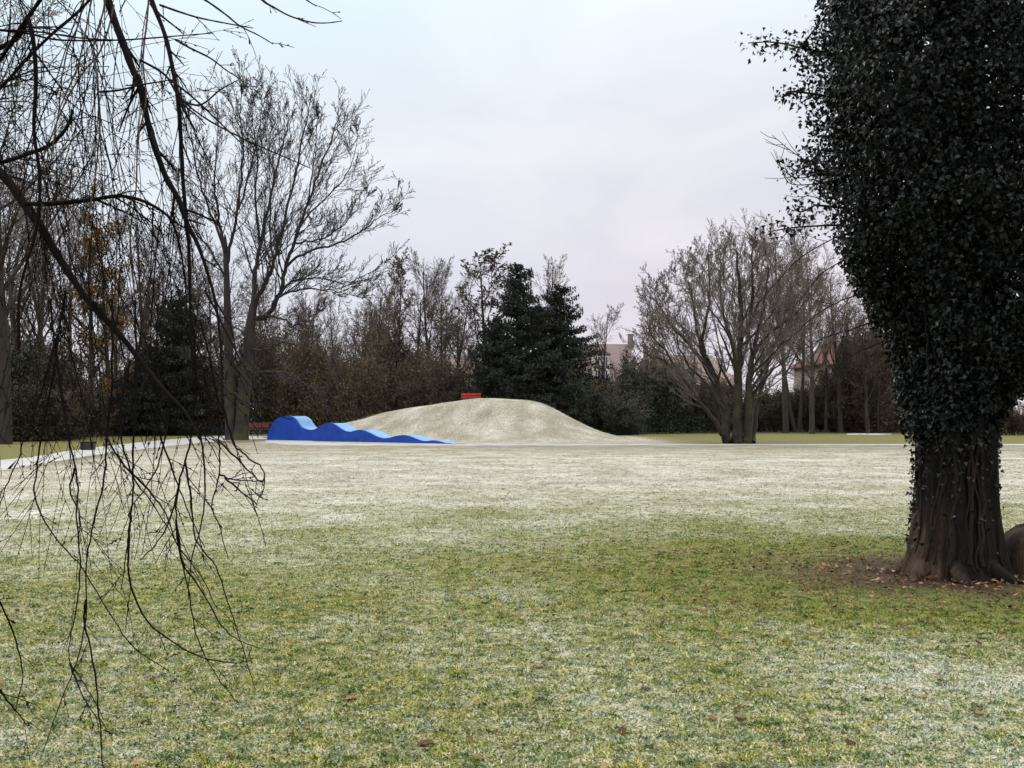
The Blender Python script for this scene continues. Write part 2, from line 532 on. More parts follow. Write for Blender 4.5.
M_TRUNK_IVY = make_left_lit_bark()
M_BARK_FAR = make_bark('bark_far', (0.018, 0.014, 0.013), (0.055, 0.045, 0.038), 3.0, (0.045, 0.040, 0.020))
M_TWIG_BLUE = make_twig('twig_grey', (0.040, 0.034, 0.038), (0.045, 0.038, 0.040))
M_TWIG_FAR = make_twig('twig_far', (0.085, 0.066, 0.056), (0.12, 0.090, 0.074))
M_TWIG_PALE = make_twig('twig_pale', (0.135, 0.112, 0.100), (0.145, 0.12, 0.105))
M_TWIG_WOODS = make_twig('twig_woods', (0.125, 0.098, 0.088), (0.125, 0.098, 0.088))
M_TWIG_NEAR = make_twig('twig_foreground', (0.005, 0.0035, 0.0035), (0.005, 0.0035, 0.0035), 0.06)
M_TWIG_YEL = make_twig('twig_young_yellowish', (0.075, 0.05, 0.028), (0.075, 0.05, 0.028))
M_IVY = make_leafy('ivy_leaves', [(0.0015, 0.002, 0.002), (0.008, 0.0045, 0.004), (0.002, 0.0035, 0.003), (0.0035, 0.0055, 0.005), (0.006, 0.010, 0.013), (0.010, 0.013, 0.013), (0.035, 0.04, 0.038)], 0.40, 0.22)
M_CON = make_leafy('spruce_needles', [(0.012, 0.016, 0.014), (0.022, 0.027, 0.022), (0.040, 0.043, 0.034)], 0.7, 0.2)
M_EVER = make_leafy('evergreen_leaves', [(0.010, 0.018, 0.010), (0.022, 0.032, 0.016), (0.045, 0.055, 0.025)], 0.55, 0.3)
M_BROWN = make_leafy('dry_brown_leaves', [(0.065, 0.046, 0.030), (0.115, 0.086, 0.052), (0.165, 0.125, 0.072), (0.10, 0.09, 0.055)], 0.8, 0.15)
M_DARKBR = make_leafy('dark_brown_leaves', [(0.03, 0.023, 0.017), (0.06, 0.047, 0.032), (0.085, 0.072, 0.042)], 0.8, 0.15)
M_RUST = make_leafy('rust_brown_leaves', [(0.10, 0.055, 0.024), (0.17, 0.10, 0.04), (0.20, 0.135, 0.055)], 0.8, 0.15)
M_REDBR = make_leafy('reddish_twigs', [(0.05, 0.028, 0.022), (0.085, 0.048, 0.036), (0.06, 0.05, 0.03)], 0.8, 0.15)
M_LITTER = make_leafy('fallen_leaves', [(0.03, 0.014, 0.008), (0.06, 0.026, 0.013), (0.10, 0.045, 0.02), (0.17, 0.085, 0.035), (0.36, 0.22, 0.09)], 0.75, 0.2)
M_PATH = make_plain('frosted_gravel_path', (0.32, 0.31, 0.30), 0.9, 0.26, 1.1, 0.2, 0.3)

# ================================================================== ground, hill, paths
gx = np.linspace(-900, 900, 37); gy = np.linspace(-300, 1800, 43)
GX, GY = np.meshgrid(gx, gy)
idx = np.arange(GX.size).reshape(GX.shape)
gf = np.stack([idx[:-1, :-1], idx[:-1, 1:], idx[1:, 1:], idx[1:, :-1]], axis=2).reshape(-1, 4)
ground = add_mesh('ground', np.stack([GX, GY, np.zeros_like(GX)], axis=2), gf, M_LAWN)
tag(ground, 'wide lawn of short grass partly white with frost', 'lawn', kind='structure')

HX = [-19, -17, -13.8, -11.6, -9.1, -7.3, -5.35, -3.4, -1.8, 0.7, 1.5, 2.5, 3.65, 5.2, 6.6, 7.8, 9.0, 13]
HZ = [0, 0.1, 0.75, 1.14, 1.73, 1.98, 2.27, 2.52, 2.6, 2.60, 2.50, 2.14, 1.42, 0.68, 0.25, 0.06, 0.0, 0]
WA = np.array([-15.7, 60.8]); WB = np.array([-2.9, 52.4])
WU = (WB - WA) / np.linalg.norm(WB - WA); WN = np.array([-WU[1], WU[0]])


def hill_h(X, Y):
    h = np.interp(X, HX, HZ)
    h2 = (np.interp(X - 0.5, HX, HZ) + h + np.interp(X + 0.5, HX, HZ)) / 3
    foot = 53.0
    s = sstep(foot, 61.0, Y) * (1 - sstep(65.0, 75.0, Y))
    v = (X - WA[0]) * WN[0] + (Y - WA[1]) * WN[1]
    s = s * sstep(2.2, 7.5, v)
    return h2 * s


hx = np.arange(-20, 14.01, 0.4); hy = np.arange(52, 77.01, 0.4)
XX, YY = np.meshgrid(hx, hy)
ZZ = hill_h(XX, YY)
for _ in range(26):
    k = rng.uniform(0.5, 2.2, 2); ph = rng.uniform(0, 6.28)
    ZZ += 0.012 * np.sin(XX * k[0] + YY * k[1] + ph) * np.clip(ZZ, 0, 1)
ZZ = ZZ - 0.02 + 0.03 * sstep(0.0, 0.08, ZZ)
idx = np.arange(XX.size).reshape(XX.shape)
hf = np.stack([idx[:-1, :-1], idx[:-1, 1:], idx[1:, 1:], idx[1:, :-1]], axis=2).reshape(-1, 4)
hill = add_mesh('hill', np.stack([XX, YY, ZZ], axis=2), hf, M_LAWN, smooth=True)
tag(hill, 'low frosted grass mound rising behind the path', 'mound', kind='structure')


def strip(name, left, right, z, mat, label):
    L = catmull([Vector((a, b, z)) for a, b in left], 14); Rr = catmull([Vector((a, b, z)) for a, b in right], 14)
    V = []
    for a, b in zip(L, Rr):
        V += [a + Vector((random.uniform(-.1, .1), random.uniform(-.12, .12), 0)), b + Vector((random.uniform(-.1, .1), random.uniform(-.12, .12), 0))]
    n = len(L)
    Fq = [(2 * i, 2 * i + 1, 2 * i + 3, 2 * i + 2) for i in range(n - 1)]
    o = add_mesh(name, np.array([tuple(v) for v in V]), np.array(Fq), mat)
    return tag(o, label, 'path', kind='structure')


strip('path', [(-19.6, 20), gp(0, 460.5), gp(80, 449.5), gp(153, 441), gp(219, 436.3), (-17.0, 71)],
      [(-14.0, 20), gp(0, 470.5), gp(60, 461), gp(130, 450.5), gp(215, 441.6), (-16.5, 64)],
      0.006, M_PATH, 'pale frosted path curving in from the left under the trees')
strip('path', [(-17.0, 71), (-14.8, 69), (-13.6, 64.0), (-12.6, 59.2), (-10.5, 54.6), (-6, 52.3), (4, 52.0), (30, 52.0), (60, 53.5), (110, 60)],
      [(-16.5, 64), (-15.9, 62.5), (-15.4, 59.5), (-14.2, 55.0), (-11.5, 50.3), (-6, 49.2), (4, 49.6), (30, 49.8), (60, 51.2), (110, 57)],
      0.010, M_PATH, 'narrow pale path crossing the lawn in front of the mound')
strip('path', [gp(847, 433.5), gp(865, 433.4), gp(880, 433.5), gp(893, 433.7)], [gp(848, 434.8), gp(865, 434.9), gp(880, 435.0), gp(892, 434.6)],
      0.006, M_PATH, 'short strip of pale path far back at the right')

# ================================================================== blue wave by the path
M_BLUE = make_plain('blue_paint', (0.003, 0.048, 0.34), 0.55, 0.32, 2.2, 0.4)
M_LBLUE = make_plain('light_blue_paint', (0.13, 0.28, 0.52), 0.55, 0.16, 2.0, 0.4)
prof_px = [(267, 438.8), (268, 433), (269.5, 429), (272, 424.5), (275, 420.5), (278.5, 418), (282, 416.6), (286.5, 415.8), (290.4, 415.9), (295, 418.7),
           (298.6, 424), (302, 427.5), (308, 429.6), (313, 429.6), (317, 428), (322, 425.2), (328, 422.8), (332.6, 423.4), (338.4, 427), (344, 430.6), (350, 431.6),
           (356, 430.2), (362, 430), (369, 432.6), (376, 436.2), (383, 438.2), (390, 437.4), (399.4, 435.2), (406.4, 435.3), (413.4, 437.8), (420.5, 440.4),
           (426, 441), (432, 440.3), (438, 441), (445, 443.0), (450, 444.2)]


def wave_pt(px, py):
    k = (px - 512) / F
    d = (WA[0] * WN[0] + WA[1] * WN[1]) / (k * WN[0] + WN[1])
    return np.array([k * d, d, CAMZ + (HOR - py) / F * d])


pr = catmull([tuple(wave_pt(*q)) for q in prof_px], 3)
pr = np.array([tuple(p) for p in pr])
pr[:, 2] = np.maximum(pr[:, 2], 0.03)
wroot = thing('wave_wall', 'blue wave-shaped play wall with light blue crests beside the mound', 'play structure', (pr[0][0], pr[0][1], 0))


def wave_slab(v0, v1, dz, base):
    n3 = np.array([WN[0], WN[1], 0]); b = pr.copy(); b[:, 2] += dz
    lo = b.copy(); lo[:, 2] = base
    A = np.concatenate([lo + n3 * v0, b + n3 * v0, b + n3 * v1, lo + n3 * v1]) - np.array([pr[0][0], pr[0][1], 0])
    n = len(b); Fq = []
    for r in range(4):
        for i in range(n - 1):
            r2 = (r + 1) % 4
            Fq.append((r * n + i, r * n + i + 1, r2 * n + i + 1, r2 * n + i))
    Fq += [(0, n, 2 * n, 3 * n), (n - 1, 4 * n - 1, 3 * n - 1, 2 * n - 1)]
    return A, np.array(Fq)


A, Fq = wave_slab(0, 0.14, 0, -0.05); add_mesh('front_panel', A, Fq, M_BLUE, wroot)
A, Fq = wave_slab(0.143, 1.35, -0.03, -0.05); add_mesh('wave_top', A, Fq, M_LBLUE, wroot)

# ================================================================== growing trees
UP = Vector((0, 0, 1))


def rvec():
    return Vector((random.gauss(0, 1), random.gauss(0, 1), random.gauss(0, 1))).normalized()


def perp(d):
    v = rvec(); v = v - d * v.dot(d)
    return v.normalized() if v.length > 1e-4 else Vector((1, 0, 0))


class Tree:
    def __init__(s, thick=0.06):
        s.chains = []; s.seg = []; s.tips = []; s.thick = thick

    def put(s, pts, rad):
        if rad[0] >= s.thick:
            # thick part as a chain, thin end as segments
            k = len(pts)
            for i, r in enumerate(rad):
                if r < s.thick * 0.55: k = max(i + 1, 2); break
            s.chains.append((pts[:k], rad[:k]))
            for i in range(k - 1, len(pts) - 1):
                s.seg.append((pts[i], pts[i + 1], rad[i], rad[i + 1]))
        else:
            for i in range(len(pts) - 1):
                s.seg.append((pts[i], pts[i + 1], rad[i], rad[i + 1]))

    def grow(s, p, d, L, r, lv, P, tip=0.25):
        n = P['nseg'][lv]
        pts = [p.copy()]; dirs = [d.copy()]
        for i in range(n):
            d = (d + rvec() * P['wob'][lv] + UP * P['trop'][lv]).normalized()
            p = p + d * (L / n); pts.append(p.copy()); dirs.append(d.copy())
        rad = [max(r * (1 - (1 - tip) * i / n), P['rmin']) for i in range(n + 1)]
        s.put(pts, rad)
        s.kids(pts, dirs, rad, L, lv, P)

    def kids(s, pts, dirs, rad, L, lv, P, start=None, count=None):
        if lv + 1 >= P['levels']:
            s.tips.append((pts[-1], dirs[-1])); return
        n = len(pts) - 1
        k = count or P['kids'][lv]
        st = P['start'][lv] if start is None else start
        for j in range(k):
            t = st + (1 - st) * (j + random.random()) / k
            x = min(t * n, n - 1e-3); i = int(x); f = x - i
            q = pts[i].lerp(pts[i + 1], f)
            dd = dirs[min(i + 1, n)]
            a = R(random.uniform(*P['ang'][lv]))
            nd = (dd * math.cos(a) + perp(dd) * math.sin(a)).normalized()
            rr = rad[i] * (1 - f) + rad[i + 1] * f
            cl = L * P['ratio'][lv] * (1 - P.get('taper', 0.5) * t) * random.uniform(0.7, 1.3)
            s.grow(q, nd, cl, max(rr * P.get('rk', 0.55), P['rmin']), lv + 1, P)

    def limb(s, pts, r0, r1, P, lv=0, start=0.3, count=None, per=4, jit=0.0):
        q = catmull(pts, per)
        if jit:
            q = [q[0]] + [a + rvec() * jit for a in q[1:-1]] + [q[-1]]
        n = len(q) - 1
        rad = [r0 + (r1 - r0) * (i / n) ** 0.85 for i in range(n + 1)]
        s.put(q, rad)
        L = sum((q[i + 1] - q[i]).length for i in range(n))
        dirs = [(q[min(i + 1, n)] - q[max(i - 1, 0)]).normalized() for i in range(n + 1)]
        s.kids(q, dirs, rad, L, lv, P, start, count)
        # leader carries on as twigs
        s.kids(q, dirs, rad, L * 0.4, lv, P, 0.9, 3)

    def bud_mesh(s, size, prob):
        out = MB()
        V = []; Fq = []
        for p, d in s.tips:
            if random.random() > prob: continue
            a = perp(d); b = d.cross(a); h = size * random.uniform(0.7, 1.5); w = size * 0.42
            i = len(V)
            V += [p - d * h * 0.3, p + a * w, p - a * w * 0.5 + b * w * 0.86, p - a * w * 0.5 - b * w * 0.86, p + d * h]
            Fq += [(i, i + 1, i + 2), (i, i + 2, i + 3), (i, i + 3, i + 1), (i + 4, i + 2, i + 1), (i + 4, i + 3, i + 2), (i + 4, i + 1, i + 3)]
        return np.array([tuple(v) for v in V]), np.array(Fq)

    def trunk_arrays(s, sides=8):
        m = MB()
        for pts, rad in s.chains:
            m.chain(pts, rad, sides if rad[0] > 0.12 else 6)
        return m

    def crown_arrays(s, sides=3):
        a = np.array([tuple(q[0]) for q in s.seg]); b = np.array([tuple(q[1]) for q in s.seg])
        return seg_tubes(a, b, [q[2] for q in s.seg], [q[3] for q in s.seg], sides)


def cards(P, size, up_bias=0.0, jit=0.4, normal=None, aspect=0.6):
    """many small folded leaf-shaped faces at points P (n x 3)"""
    n = len(P)
    sz = size * rng.uniform(0.6, 1.4, n)[:, None]
    d = rng.normal(size=(n, 3)); d[:, 2] += up_bias
    d /= np.linalg.norm(d, axis=1)[:, None]
    nn = rng.normal(size=(n, 3))
    if normal is not None: nn = nn * jit + normal
    nn -= d * np.sum(nn * d, axis=1)[:, None]; nn /= np.linalg.norm(nn, axis=1)[:, None] + 1e-9
    s = np.cross(d, nn)
    V = np.zeros((n, 4, 3))
    V[:, 0] = P - d * sz * 0.5
    V[:, 1] = P + s * sz * aspect * 0.5 + nn * sz * 0.12
    V[:, 2] = P + d * sz * 0.5
    V[:, 3] = P - s * sz * aspect * 0.5 + nn * sz * 0.12
    b = (np.arange(n) * 4)[:, None]
    Fq = np.concatenate([np.concatenate([b, b + 1, b + 2], 1), np.concatenate([b, b + 2, b + 3], 1)])
    return V.reshape(-1, 3), Fq


# ---- plain background bare trees: prototypes about 16 m high
def bare_tree_proto(kind):
    T = Tree(0.05)
    if kind == 'slender':
        P = dict(levels=5, nseg=[9, 5, 4, 3, 2], wob=[0.05, 0.12, 0.15, 0.18, 0.22], trop=[0.03, 0.09, 0.07, 0.05, 0.03], kids=[20, 8, 5, 3],
                 start=[0.28, 0.15, 0.1, 0.1], ang=[(22, 45), (22, 48), (22, 50), (22, 55)], ratio=[0.36, 0.45, 0.5, 0.5], rmin=0.011, rk=0.5, taper=0.55)
        T.grow(Vector((0, 0, -0.1)), UP.copy(), 15.0, 0.20, 0, P, 0.12)
    elif kind == 'broad':
        P = dict(levels=5, nseg=[7, 6, 4, 3, 2], wob=[0.08, 0.12, 0.15, 0.18, 0.22], trop=[0.02, 0.08, 0.06, 0.05, 0.03], kids=[14, 10, 6, 3],
                 start=[0.3, 0.25, 0.15, 0.1], ang=[(30, 60), (28, 55), (25, 55), (25, 60)], ratio=[0.55, 0.42, 0.5, 0.55], rmin=0.011, rk=0.5, taper=0.4)
        T.grow(Vector((0, 0, -0.1)), UP.copy(), 12.5, 0.27, 0, P, 0.2)
    else:   # forked
        P = dict(levels=5, nseg=[8, 5, 4, 3, 2], wob=[0.07, 0.12, 0.15, 0.18, 0.22], trop=[0.04, 0.09, 0.07, 0.05, 0.02], kids=[14, 8, 6, 3],
                 start=[0.35, 0.2, 0.15, 0.1], ang=[(25, 50), (28, 55), (25, 55), (25, 60)], ratio=[0.36, 0.45, 0.5, 0.55], rmin=0.011, rk=0.5, taper=0.5)
        for sx in (-1, 1):
            T.grow(Vector((0.1 * sx, 0, -0.1)), Vector((0.16 * sx, random.uniform(-0.1, 0.1), 1)).normalized(), 14.0, 0.17, 0, P, 0.12)
    return T


def tree_object(T, label, loc, mt, mtw, group=None, name='bare_tree', bud=None):
    root = thing(name, label, 'tree', loc, 0, group)
    T.trunk_arrays().build('trunk', mt, root, True)
    V, Fq = T.crown_arrays()
    if bud:
        V2, F2 = T.bud_mesh(*bud)
        add_mesh('crown', np.concatenate([V, V2]), [Fq, F2 + len(V)], mtw, root)
    else:
        add_mesh('crown', V, Fq, mtw, root)
    return root


PROTO_H = {}
protos = {}


def tree_height(T):
    return max(max(q[1].z for q in T.seg), 1.0)


def place_tree(key, px, top, d, label, group=None, wide=1.0, rz=None):
    h = CAMZ + (HOR - top) / F * d
    loc = ((px - 512) / F * d, d, 0)
    if key not in protos:
        kind, mt, mtw, bud = KINDS[key]
        T = bare_tree_proto(kind)
        PROTO_H[key] = tree_height(T)
        root = tree_object(T, label, loc, mt, mtw, group, 'bare_tree', bud)
        protos[key] = root
    else:
        root = dup(protos[key], loc, 0, None, label, group)
        if not group and 'group' in root: del root['group']
    s = h / PROTO_H[key]
    root.scale = (s * wide, s * wide, s)
    root.rotation_euler.z = random.uniform(0, 6.28) if rz is None else rz
    return root


KINDS = {'slender': ('slender', M_BARK_FAR, M_TWIG_FAR, None), 'slenderb': ('slender', M_BARK_FAR, M_TWIG_FAR, (0.16, 0.5)),
         'broad': ('broad', M_BARK_FAR, M_TWIG_FAR, None), 'forked': ('forked', M_BARK_FAR, M_TWIG_FAR, None),
         'pale': ('broad', M_BARK, M_TWIG_PALE, None)}

# trees left of the twin-trunked tree
G = 'bare trees crowded beyond the left path'
LL = 'leafless tree in the crowded row beyond the path at the left'
place_tree('pale', 6, -70, 52, 'very tall pale-twigged tree with dark trunk at the far left edge', wide=0.8)
for px, top, d, k in ((38, 150, 66, 'slender'), (62, 165, 74, 'forked'), (88, 190, 86, 'broad'), (122, 200, 90, 'forked'), (150, 205, 82, 'slender'),
                      (172, 225, 92, 'broad'), (196, 215, 84, 'slender'), (212, 240, 95, 'forked'), (20, 180, 84, 'broad'), (-25, 80, 70, 'broad')):
    place_tree(k, px, top, d, LL, G)
# behind the blue wave and the mound
G = 'slender bare trees in the thicket behind the blue wave'
LL = 'slender leafless tree rising from brown thicket behind the blue wave'
for px, top, d, k in ((268, 265, 92, 'slender'), (287, 300, 90, 'forked'), (306, 282, 86, 'slender'), (322, 306, 94, 'broad'), (338, 292, 88, 'slender'),
                      (356, 300, 90, 'forked'), (372, 284, 86, 'slender'), (390, 292, 93, 'broad')):
    place_tree(k, px, top, d, LL, G)
G = 'bare trees behind the left half of the mound'
LL = 'tall leafless tree behind the left half of the mound, left of the red bench'
for px, top, d, k in ((398, 250, 84, 'slenderb'), (416, 256, 86, 'broad'), (430, 246, 88, 'slender'), (446, 252, 90, 'forked'), (455, 285, 85, 'broad')):
    place_tree(k, px, top, d, LL, G)
place_tree('slenderb', 483, 243, 82, 'tall bare tree with budded twigs directly behind the red bench', wide=1.5)
place_tree('slender', 545, 250, 98, 'pale bare tree showing above the gap between the two spruces')
place_tree('slender', 598, 302, 96, 'thin bare tree at the right side of the spruces, before the cream house', wide=1.2)
# right of the many-stemmed tree
place_tree('slender', 786, 222, 84, 'tall bare tree with mossy trunk just right of the many-stemmed tree', wide=1.2)
place_tree('forked', 797, 214, 88, 'tall forked bare tree between the many-stemmed tree and the dark trunk')
place_tree('broad', 812, 218, 80, 'dark thick-trunked bare tree in front of the red-roofed house', wide=0.8)
place_tree('broad', 826, 296, 87, 'low spreading bare tree before the left gable of the red-roofed house', wide=0.9)
place_tree('slender', 841, 262, 86, 'bare tree standing before the windows of the red-roofed house', wide=1.3)
G = 'bare trees half hidden by the ivy trunk'
LL = 'twiggy leafless tree before the red roof, half hidden behind the ivy-clad tree'
for px, top, d, k in ((852, 290, 88, 'broad'), (878, 300, 85, 'forked'), (868, 300, 84, 'broad'), (892, 285, 90, 'forked'), (930, 300, 88, 'broad'), (1010, 320, 86, 'broad')):
    place_tree(k, px, top, d, LL, G)
place_tree('broad', 690, 318, 88, 'leafless tree behind the left side of the many-stemmed tree')
place_tree('broad', 760, 268, 92, 'leafless tree behind the right side of the many-stemmed tree', wide=0.9)

# ---- the far wood as one mass
SW = []
for i in range(58):
    z = random.random()
    if z < 0.55: px, top = random.uniform(-120, 400), random.uniform(270, 330)
    elif z < 0.7: px, top = random.uniform(400, 560), random.uniform(300, 340)
    else: px, top = random.uniform(720, 1150), random.uniform(290, 350)
    d = random.uniform(112, 150)
    h = CAMZ + (HOR - top) / F * d
    T = Tree(9.0)
    P = dict(levels=4, nseg=[6, 4, 3, 2], wob=[0.06, 0.17, 0.22, 0.3], trop=[0.03, 0.08, 0.06, 0.03], kids=[18, 8, 5],
             start=[0.15, 0.15, 0.1], ang=[(25, 55), (28, 55), (25, 60)], ratio=[0.34, 0.45, 0.5], rmin=0.024, rk=0.5, taper=0.5)
    T.grow(Vector(((px - 512) / F * d, d, -0.1)), UP.copy(), h * 0.93, 0.17, 0, P, 0.15)
    SW += T.seg
V, Fq = seg_tubes([tuple(q[0]) for q in SW], [tuple(q[1]) for q in SW], [q[2] for q in SW], [q[3] for q in SW], 3)
woods = add_mesh('woods', V, Fq, M_TWIG_WOODS)
tag(woods, 'distant bare wood filling the background between the nearer trees', 'wood', kind='stuff')

# ---- big twin-trunked tree by the path (traced limbs)
D1 = 61.0


def pl(pts, d=D1, dd=0.0, off=(0, 0, 0)):
    n = max(len(pts) - 1, 1)
    return [at(a, b, d + dd * i / n) - Vector(off) for i, (a, b) in enumerate(pts)]


TB = at(236, 440, D1); TB.z = 0
P1 = dict(levels=4, nseg=[6, 7, 5, 4], wob=[0.06, 0.10, 0.13, 0.16], trop=[0.05, 0.09, 0.07, 0.05], kids=[8, 7, 4], start=[0.3, 0.12, 0.1],
          ang=[(18, 48), (20, 48), (20, 50)], ratio=[0.345, 0.42, 0.50], rmin=0.013, rk=0.42, taper=0.45)
T = Tree(0.07)
o = tuple(TB)
def fit1(p): return (245 + (p[0] - 245) * 0.93, 440 - (440 - p[1]) * 0.945)
# trunks with a flared foot
def trunk_chain(pts, rad):
    q = catmull(pl([fit1(p) for p in pts], D1, 0, o), 4); n = len(q)
    rr = np.interp(np.linspace(0, len(rad) - 1, n), range(len(rad)), rad)
    T.chains.append((q, list(rr)))
trunk_chain([(239, 441.5), (240.5, 432), (242.5, 410), (245, 380), (248.5, 345), (251, 318), (253.5, 300), (254, 285)], [0.72, 0.50, 0.42, 0.39, 0.36, 0.33, 0.25, 0.04])
trunk_chain([(231, 441.5), (230, 432), (228.5, 400), (227.5, 340), (226, 300), (225, 258), (224, 230), (223, 222)], [0.58, 0.37, 0.32, 0.29, 0.24, 0.18, 0.10, 0.02])
L1 = [
    ([(253.5, 302), (255, 270), (259, 250), (265, 215), (275, 170), (286, 128), (293, 100)], 0.30, 0.03, 3, 11),
    ([(253, 304), (262, 283), (269, 270), (275, 255), (283, 226), (292.6, 188), (301.6, 146), (309, 112), (313, 90)], 0.27, 0.03, -3, 12),
    ([(252, 312), (266, 310), (276, 297), (284, 280), (289, 255), (298.6, 228), (314, 185), (326, 152), (338, 122), (346, 96)], 0.30, 0.03, 1, 13),
    ([(288, 260), (300, 247), (317, 240), (340, 233), (362, 224), (380, 211), (393, 202), (408, 196)], 0.15, 0.02, -2, 11),
    ([(296, 234), (310, 230), (326, 228), (347, 215), (366, 196), (378, 180)], 0.12, 0.02, 3, 10),
    ([(268, 309), (280, 290), (295, 283), (315, 280), (335, 281), (352, 285), (372, 290)], 0.14, 0.02, -3, 11),
    ([(279, 288), (288, 277), (300, 271.5), (326, 269), (350, 274), (370, 268), (395, 252)], 0.13, 0.02, 3, 11),
    ([(250, 345), (267, 344), (286, 337), (309, 342), (325, 350), (340, 359)], 0.15, 0.03, -4, 4),
    ([(248, 372), (263, 368), (283, 367), (303, 376), (326, 393)], 0.10, 0.02, -3, 3),
    ([(253, 312), (265, 309), (276, 310), (290, 314), (294, 320), (304, 316), (315, 311), (330, 300)], 0.14, 0.02, -2, 6),
    ([(225, 262), (222, 232), (217, 209), (213, 180), (213, 150), (216, 120), (214, 92)], 0.20, 0.02, 2, 11),
    ([(225, 255), (230, 231), (237, 200), (241, 165), (243, 130), (240, 96), (242, 70)], 0.20, 0.02, -2, 12),
    ([(225, 250), (214, 215), (202, 185), (192, 150), (187, 118), (185, 90)], 0.16, 0.02, -3, 11),
    ([(224, 270), (208, 240), (192, 220), (178, 190), (172, 160)], 0.13, 0.02, 3, 10),
    ([(238, 196), (248, 165), (257, 130), (262, 98), (268, 72)], 0.12, 0.02, 4, 10),
    ([(262, 232), (256, 195), (258, 150), (254, 112), (251, 82)], 0.13, 0.02, -4, 9),
    ([(276, 250), (271, 215), (276, 170), (283, 130), (279, 92)], 0.12, 0.02, 5, 9),
    ([(300, 225), (311, 205), (330, 185), (350, 165), (362, 140), (366, 112)], 0.12, 0.02, 4, 10),
    ([(312, 190), (318, 160), (320, 130), (324, 95)], 0.10, 0.02, -4, 8),
    ([(286, 262), (282, 245), (302, 226), (318, 205)], 0.09, 0.02, -6, 5),
    ([(250, 335), (236, 322), (214, 320), (195, 330), (182, 345)], 0.10, 0.02, -4, 5),
    ([(228, 330), (212, 306), (195, 290), (176, 284)], 0.10, 0.02, 4, 7),
]
for pts, r0, r1, dd, k in L1:
    T.limb(pl([fit1(p) for p in pts], D1, dd, o), r0 * 0.66, r1, P1, 0, 0.18, int(k * 1.7), 4, 0.07)
tree_object(T, 'tall twin-trunked bare tree with budded twigs beside the path, left of the blue wave', TB, M_BARK_MOSS, M_TWIG_BLUE, None, 'bare_tree', (0.085, 0.3))

# ---- many-stemmed dome-shaped tree on the right
D2 = 53.5
TB = at(738, 443.5, D2); TB.z = 0
o = tuple(TB)
P2 = dict(levels=5, nseg=[6, 6, 5, 4, 2], wob=[0.07, 0.11, 0.14, 0.17, 0.2], trop=[0.04, 0.07, 0.06, 0.05, 0.04], kids=[9, 6, 5, 3], start=[0.25, 0.12, 0.1, 0.1],
          ang=[(22, 52), (22, 50), (22, 50), (22, 50)], ratio=[0.345, 0.44, 0.48, 0.5], rmin=0.009, rk=0.45, taper=0.45)
T = Tree(0.06)
L2 = [
    ([(728, 444), (727, 437), (724, 403), (714, 369), (704, 345), (698, 322), (694, 292), (688, 262)], 0.42, 0.03, 1.5, 11),
    ([(737, 444), (737, 430), (737, 400), (739, 352), (741, 318), (741, 285), (738, 250), (736, 228)], 0.50, 0.03, 0, 13),
    ([(747, 444), (747.5, 430), (748, 395), (749, 369), (754, 342), (760, 310), (766, 275), (768, 245)], 0.40, 0.03, -1, 12),
    ([(726, 443), (722, 432), (715, 418), (697, 394), (680, 366), (664, 352), (650, 346), (640, 340)], 0.24, 0.02, -2, 11),
    ([(752, 443), (754, 430), (758, 395), (768, 355), (779, 320), (788, 290), (795, 262)], 0.28, 0.02, 2, 11),
    ([(716, 376), (706, 356), (690, 335), (672, 312), (660, 292), (654, 275)], 0.20, 0.02, 2, 11),
    ([(704, 346), (702, 325), (708, 295), (710, 262), (708, 232)], 0.18, 0.02, -2, 10),
    ([(739, 350), (730, 325), (722, 290), (720, 255), (722, 224)], 0.18, 0.02, 3, 11),
    ([(741, 330), (750, 305), (752, 270), (752, 240), (754, 222)], 0.18, 0.02, -3, 10),
    ([(694, 392), (680, 380), (664, 372), (650, 366), (638, 356)], 0.12, 0.02, 2, 8),
    ([(680, 366), (668, 345), (652, 322), (645, 305)], 0.12, 0.02, 1, 9),
    ([(756, 340), (772, 318), (790, 305), (806, 285), (815, 268)], 0.14, 0.02, -2, 8),
    ([(724, 405), (708, 380), (690, 358), (678, 332), (674, 305)], 0.15, 0.02, -4, 9),
    ([(748, 396), (764, 372), (784, 352), (800, 340)], 0.12, 0.02, -3, 7),
    ([(738, 380), (734, 350), (728, 322), (714, 300), (700, 285)], 0.15, 0.02, -5, 8),
    ([(739, 360), (746, 335), (746, 300), (742, 262)], 0.15, 0.02, 5, 9),
]
for pts, r0, r1, dd, k in L2:
    T.limb(pl([(a, 444 - (444 - b_) * 0.90) for a, b_ in pts], D2, dd, o), r0 * 0.74, r1, P2, 0, 0.3, int(k * 0.9), 4, 0.06)
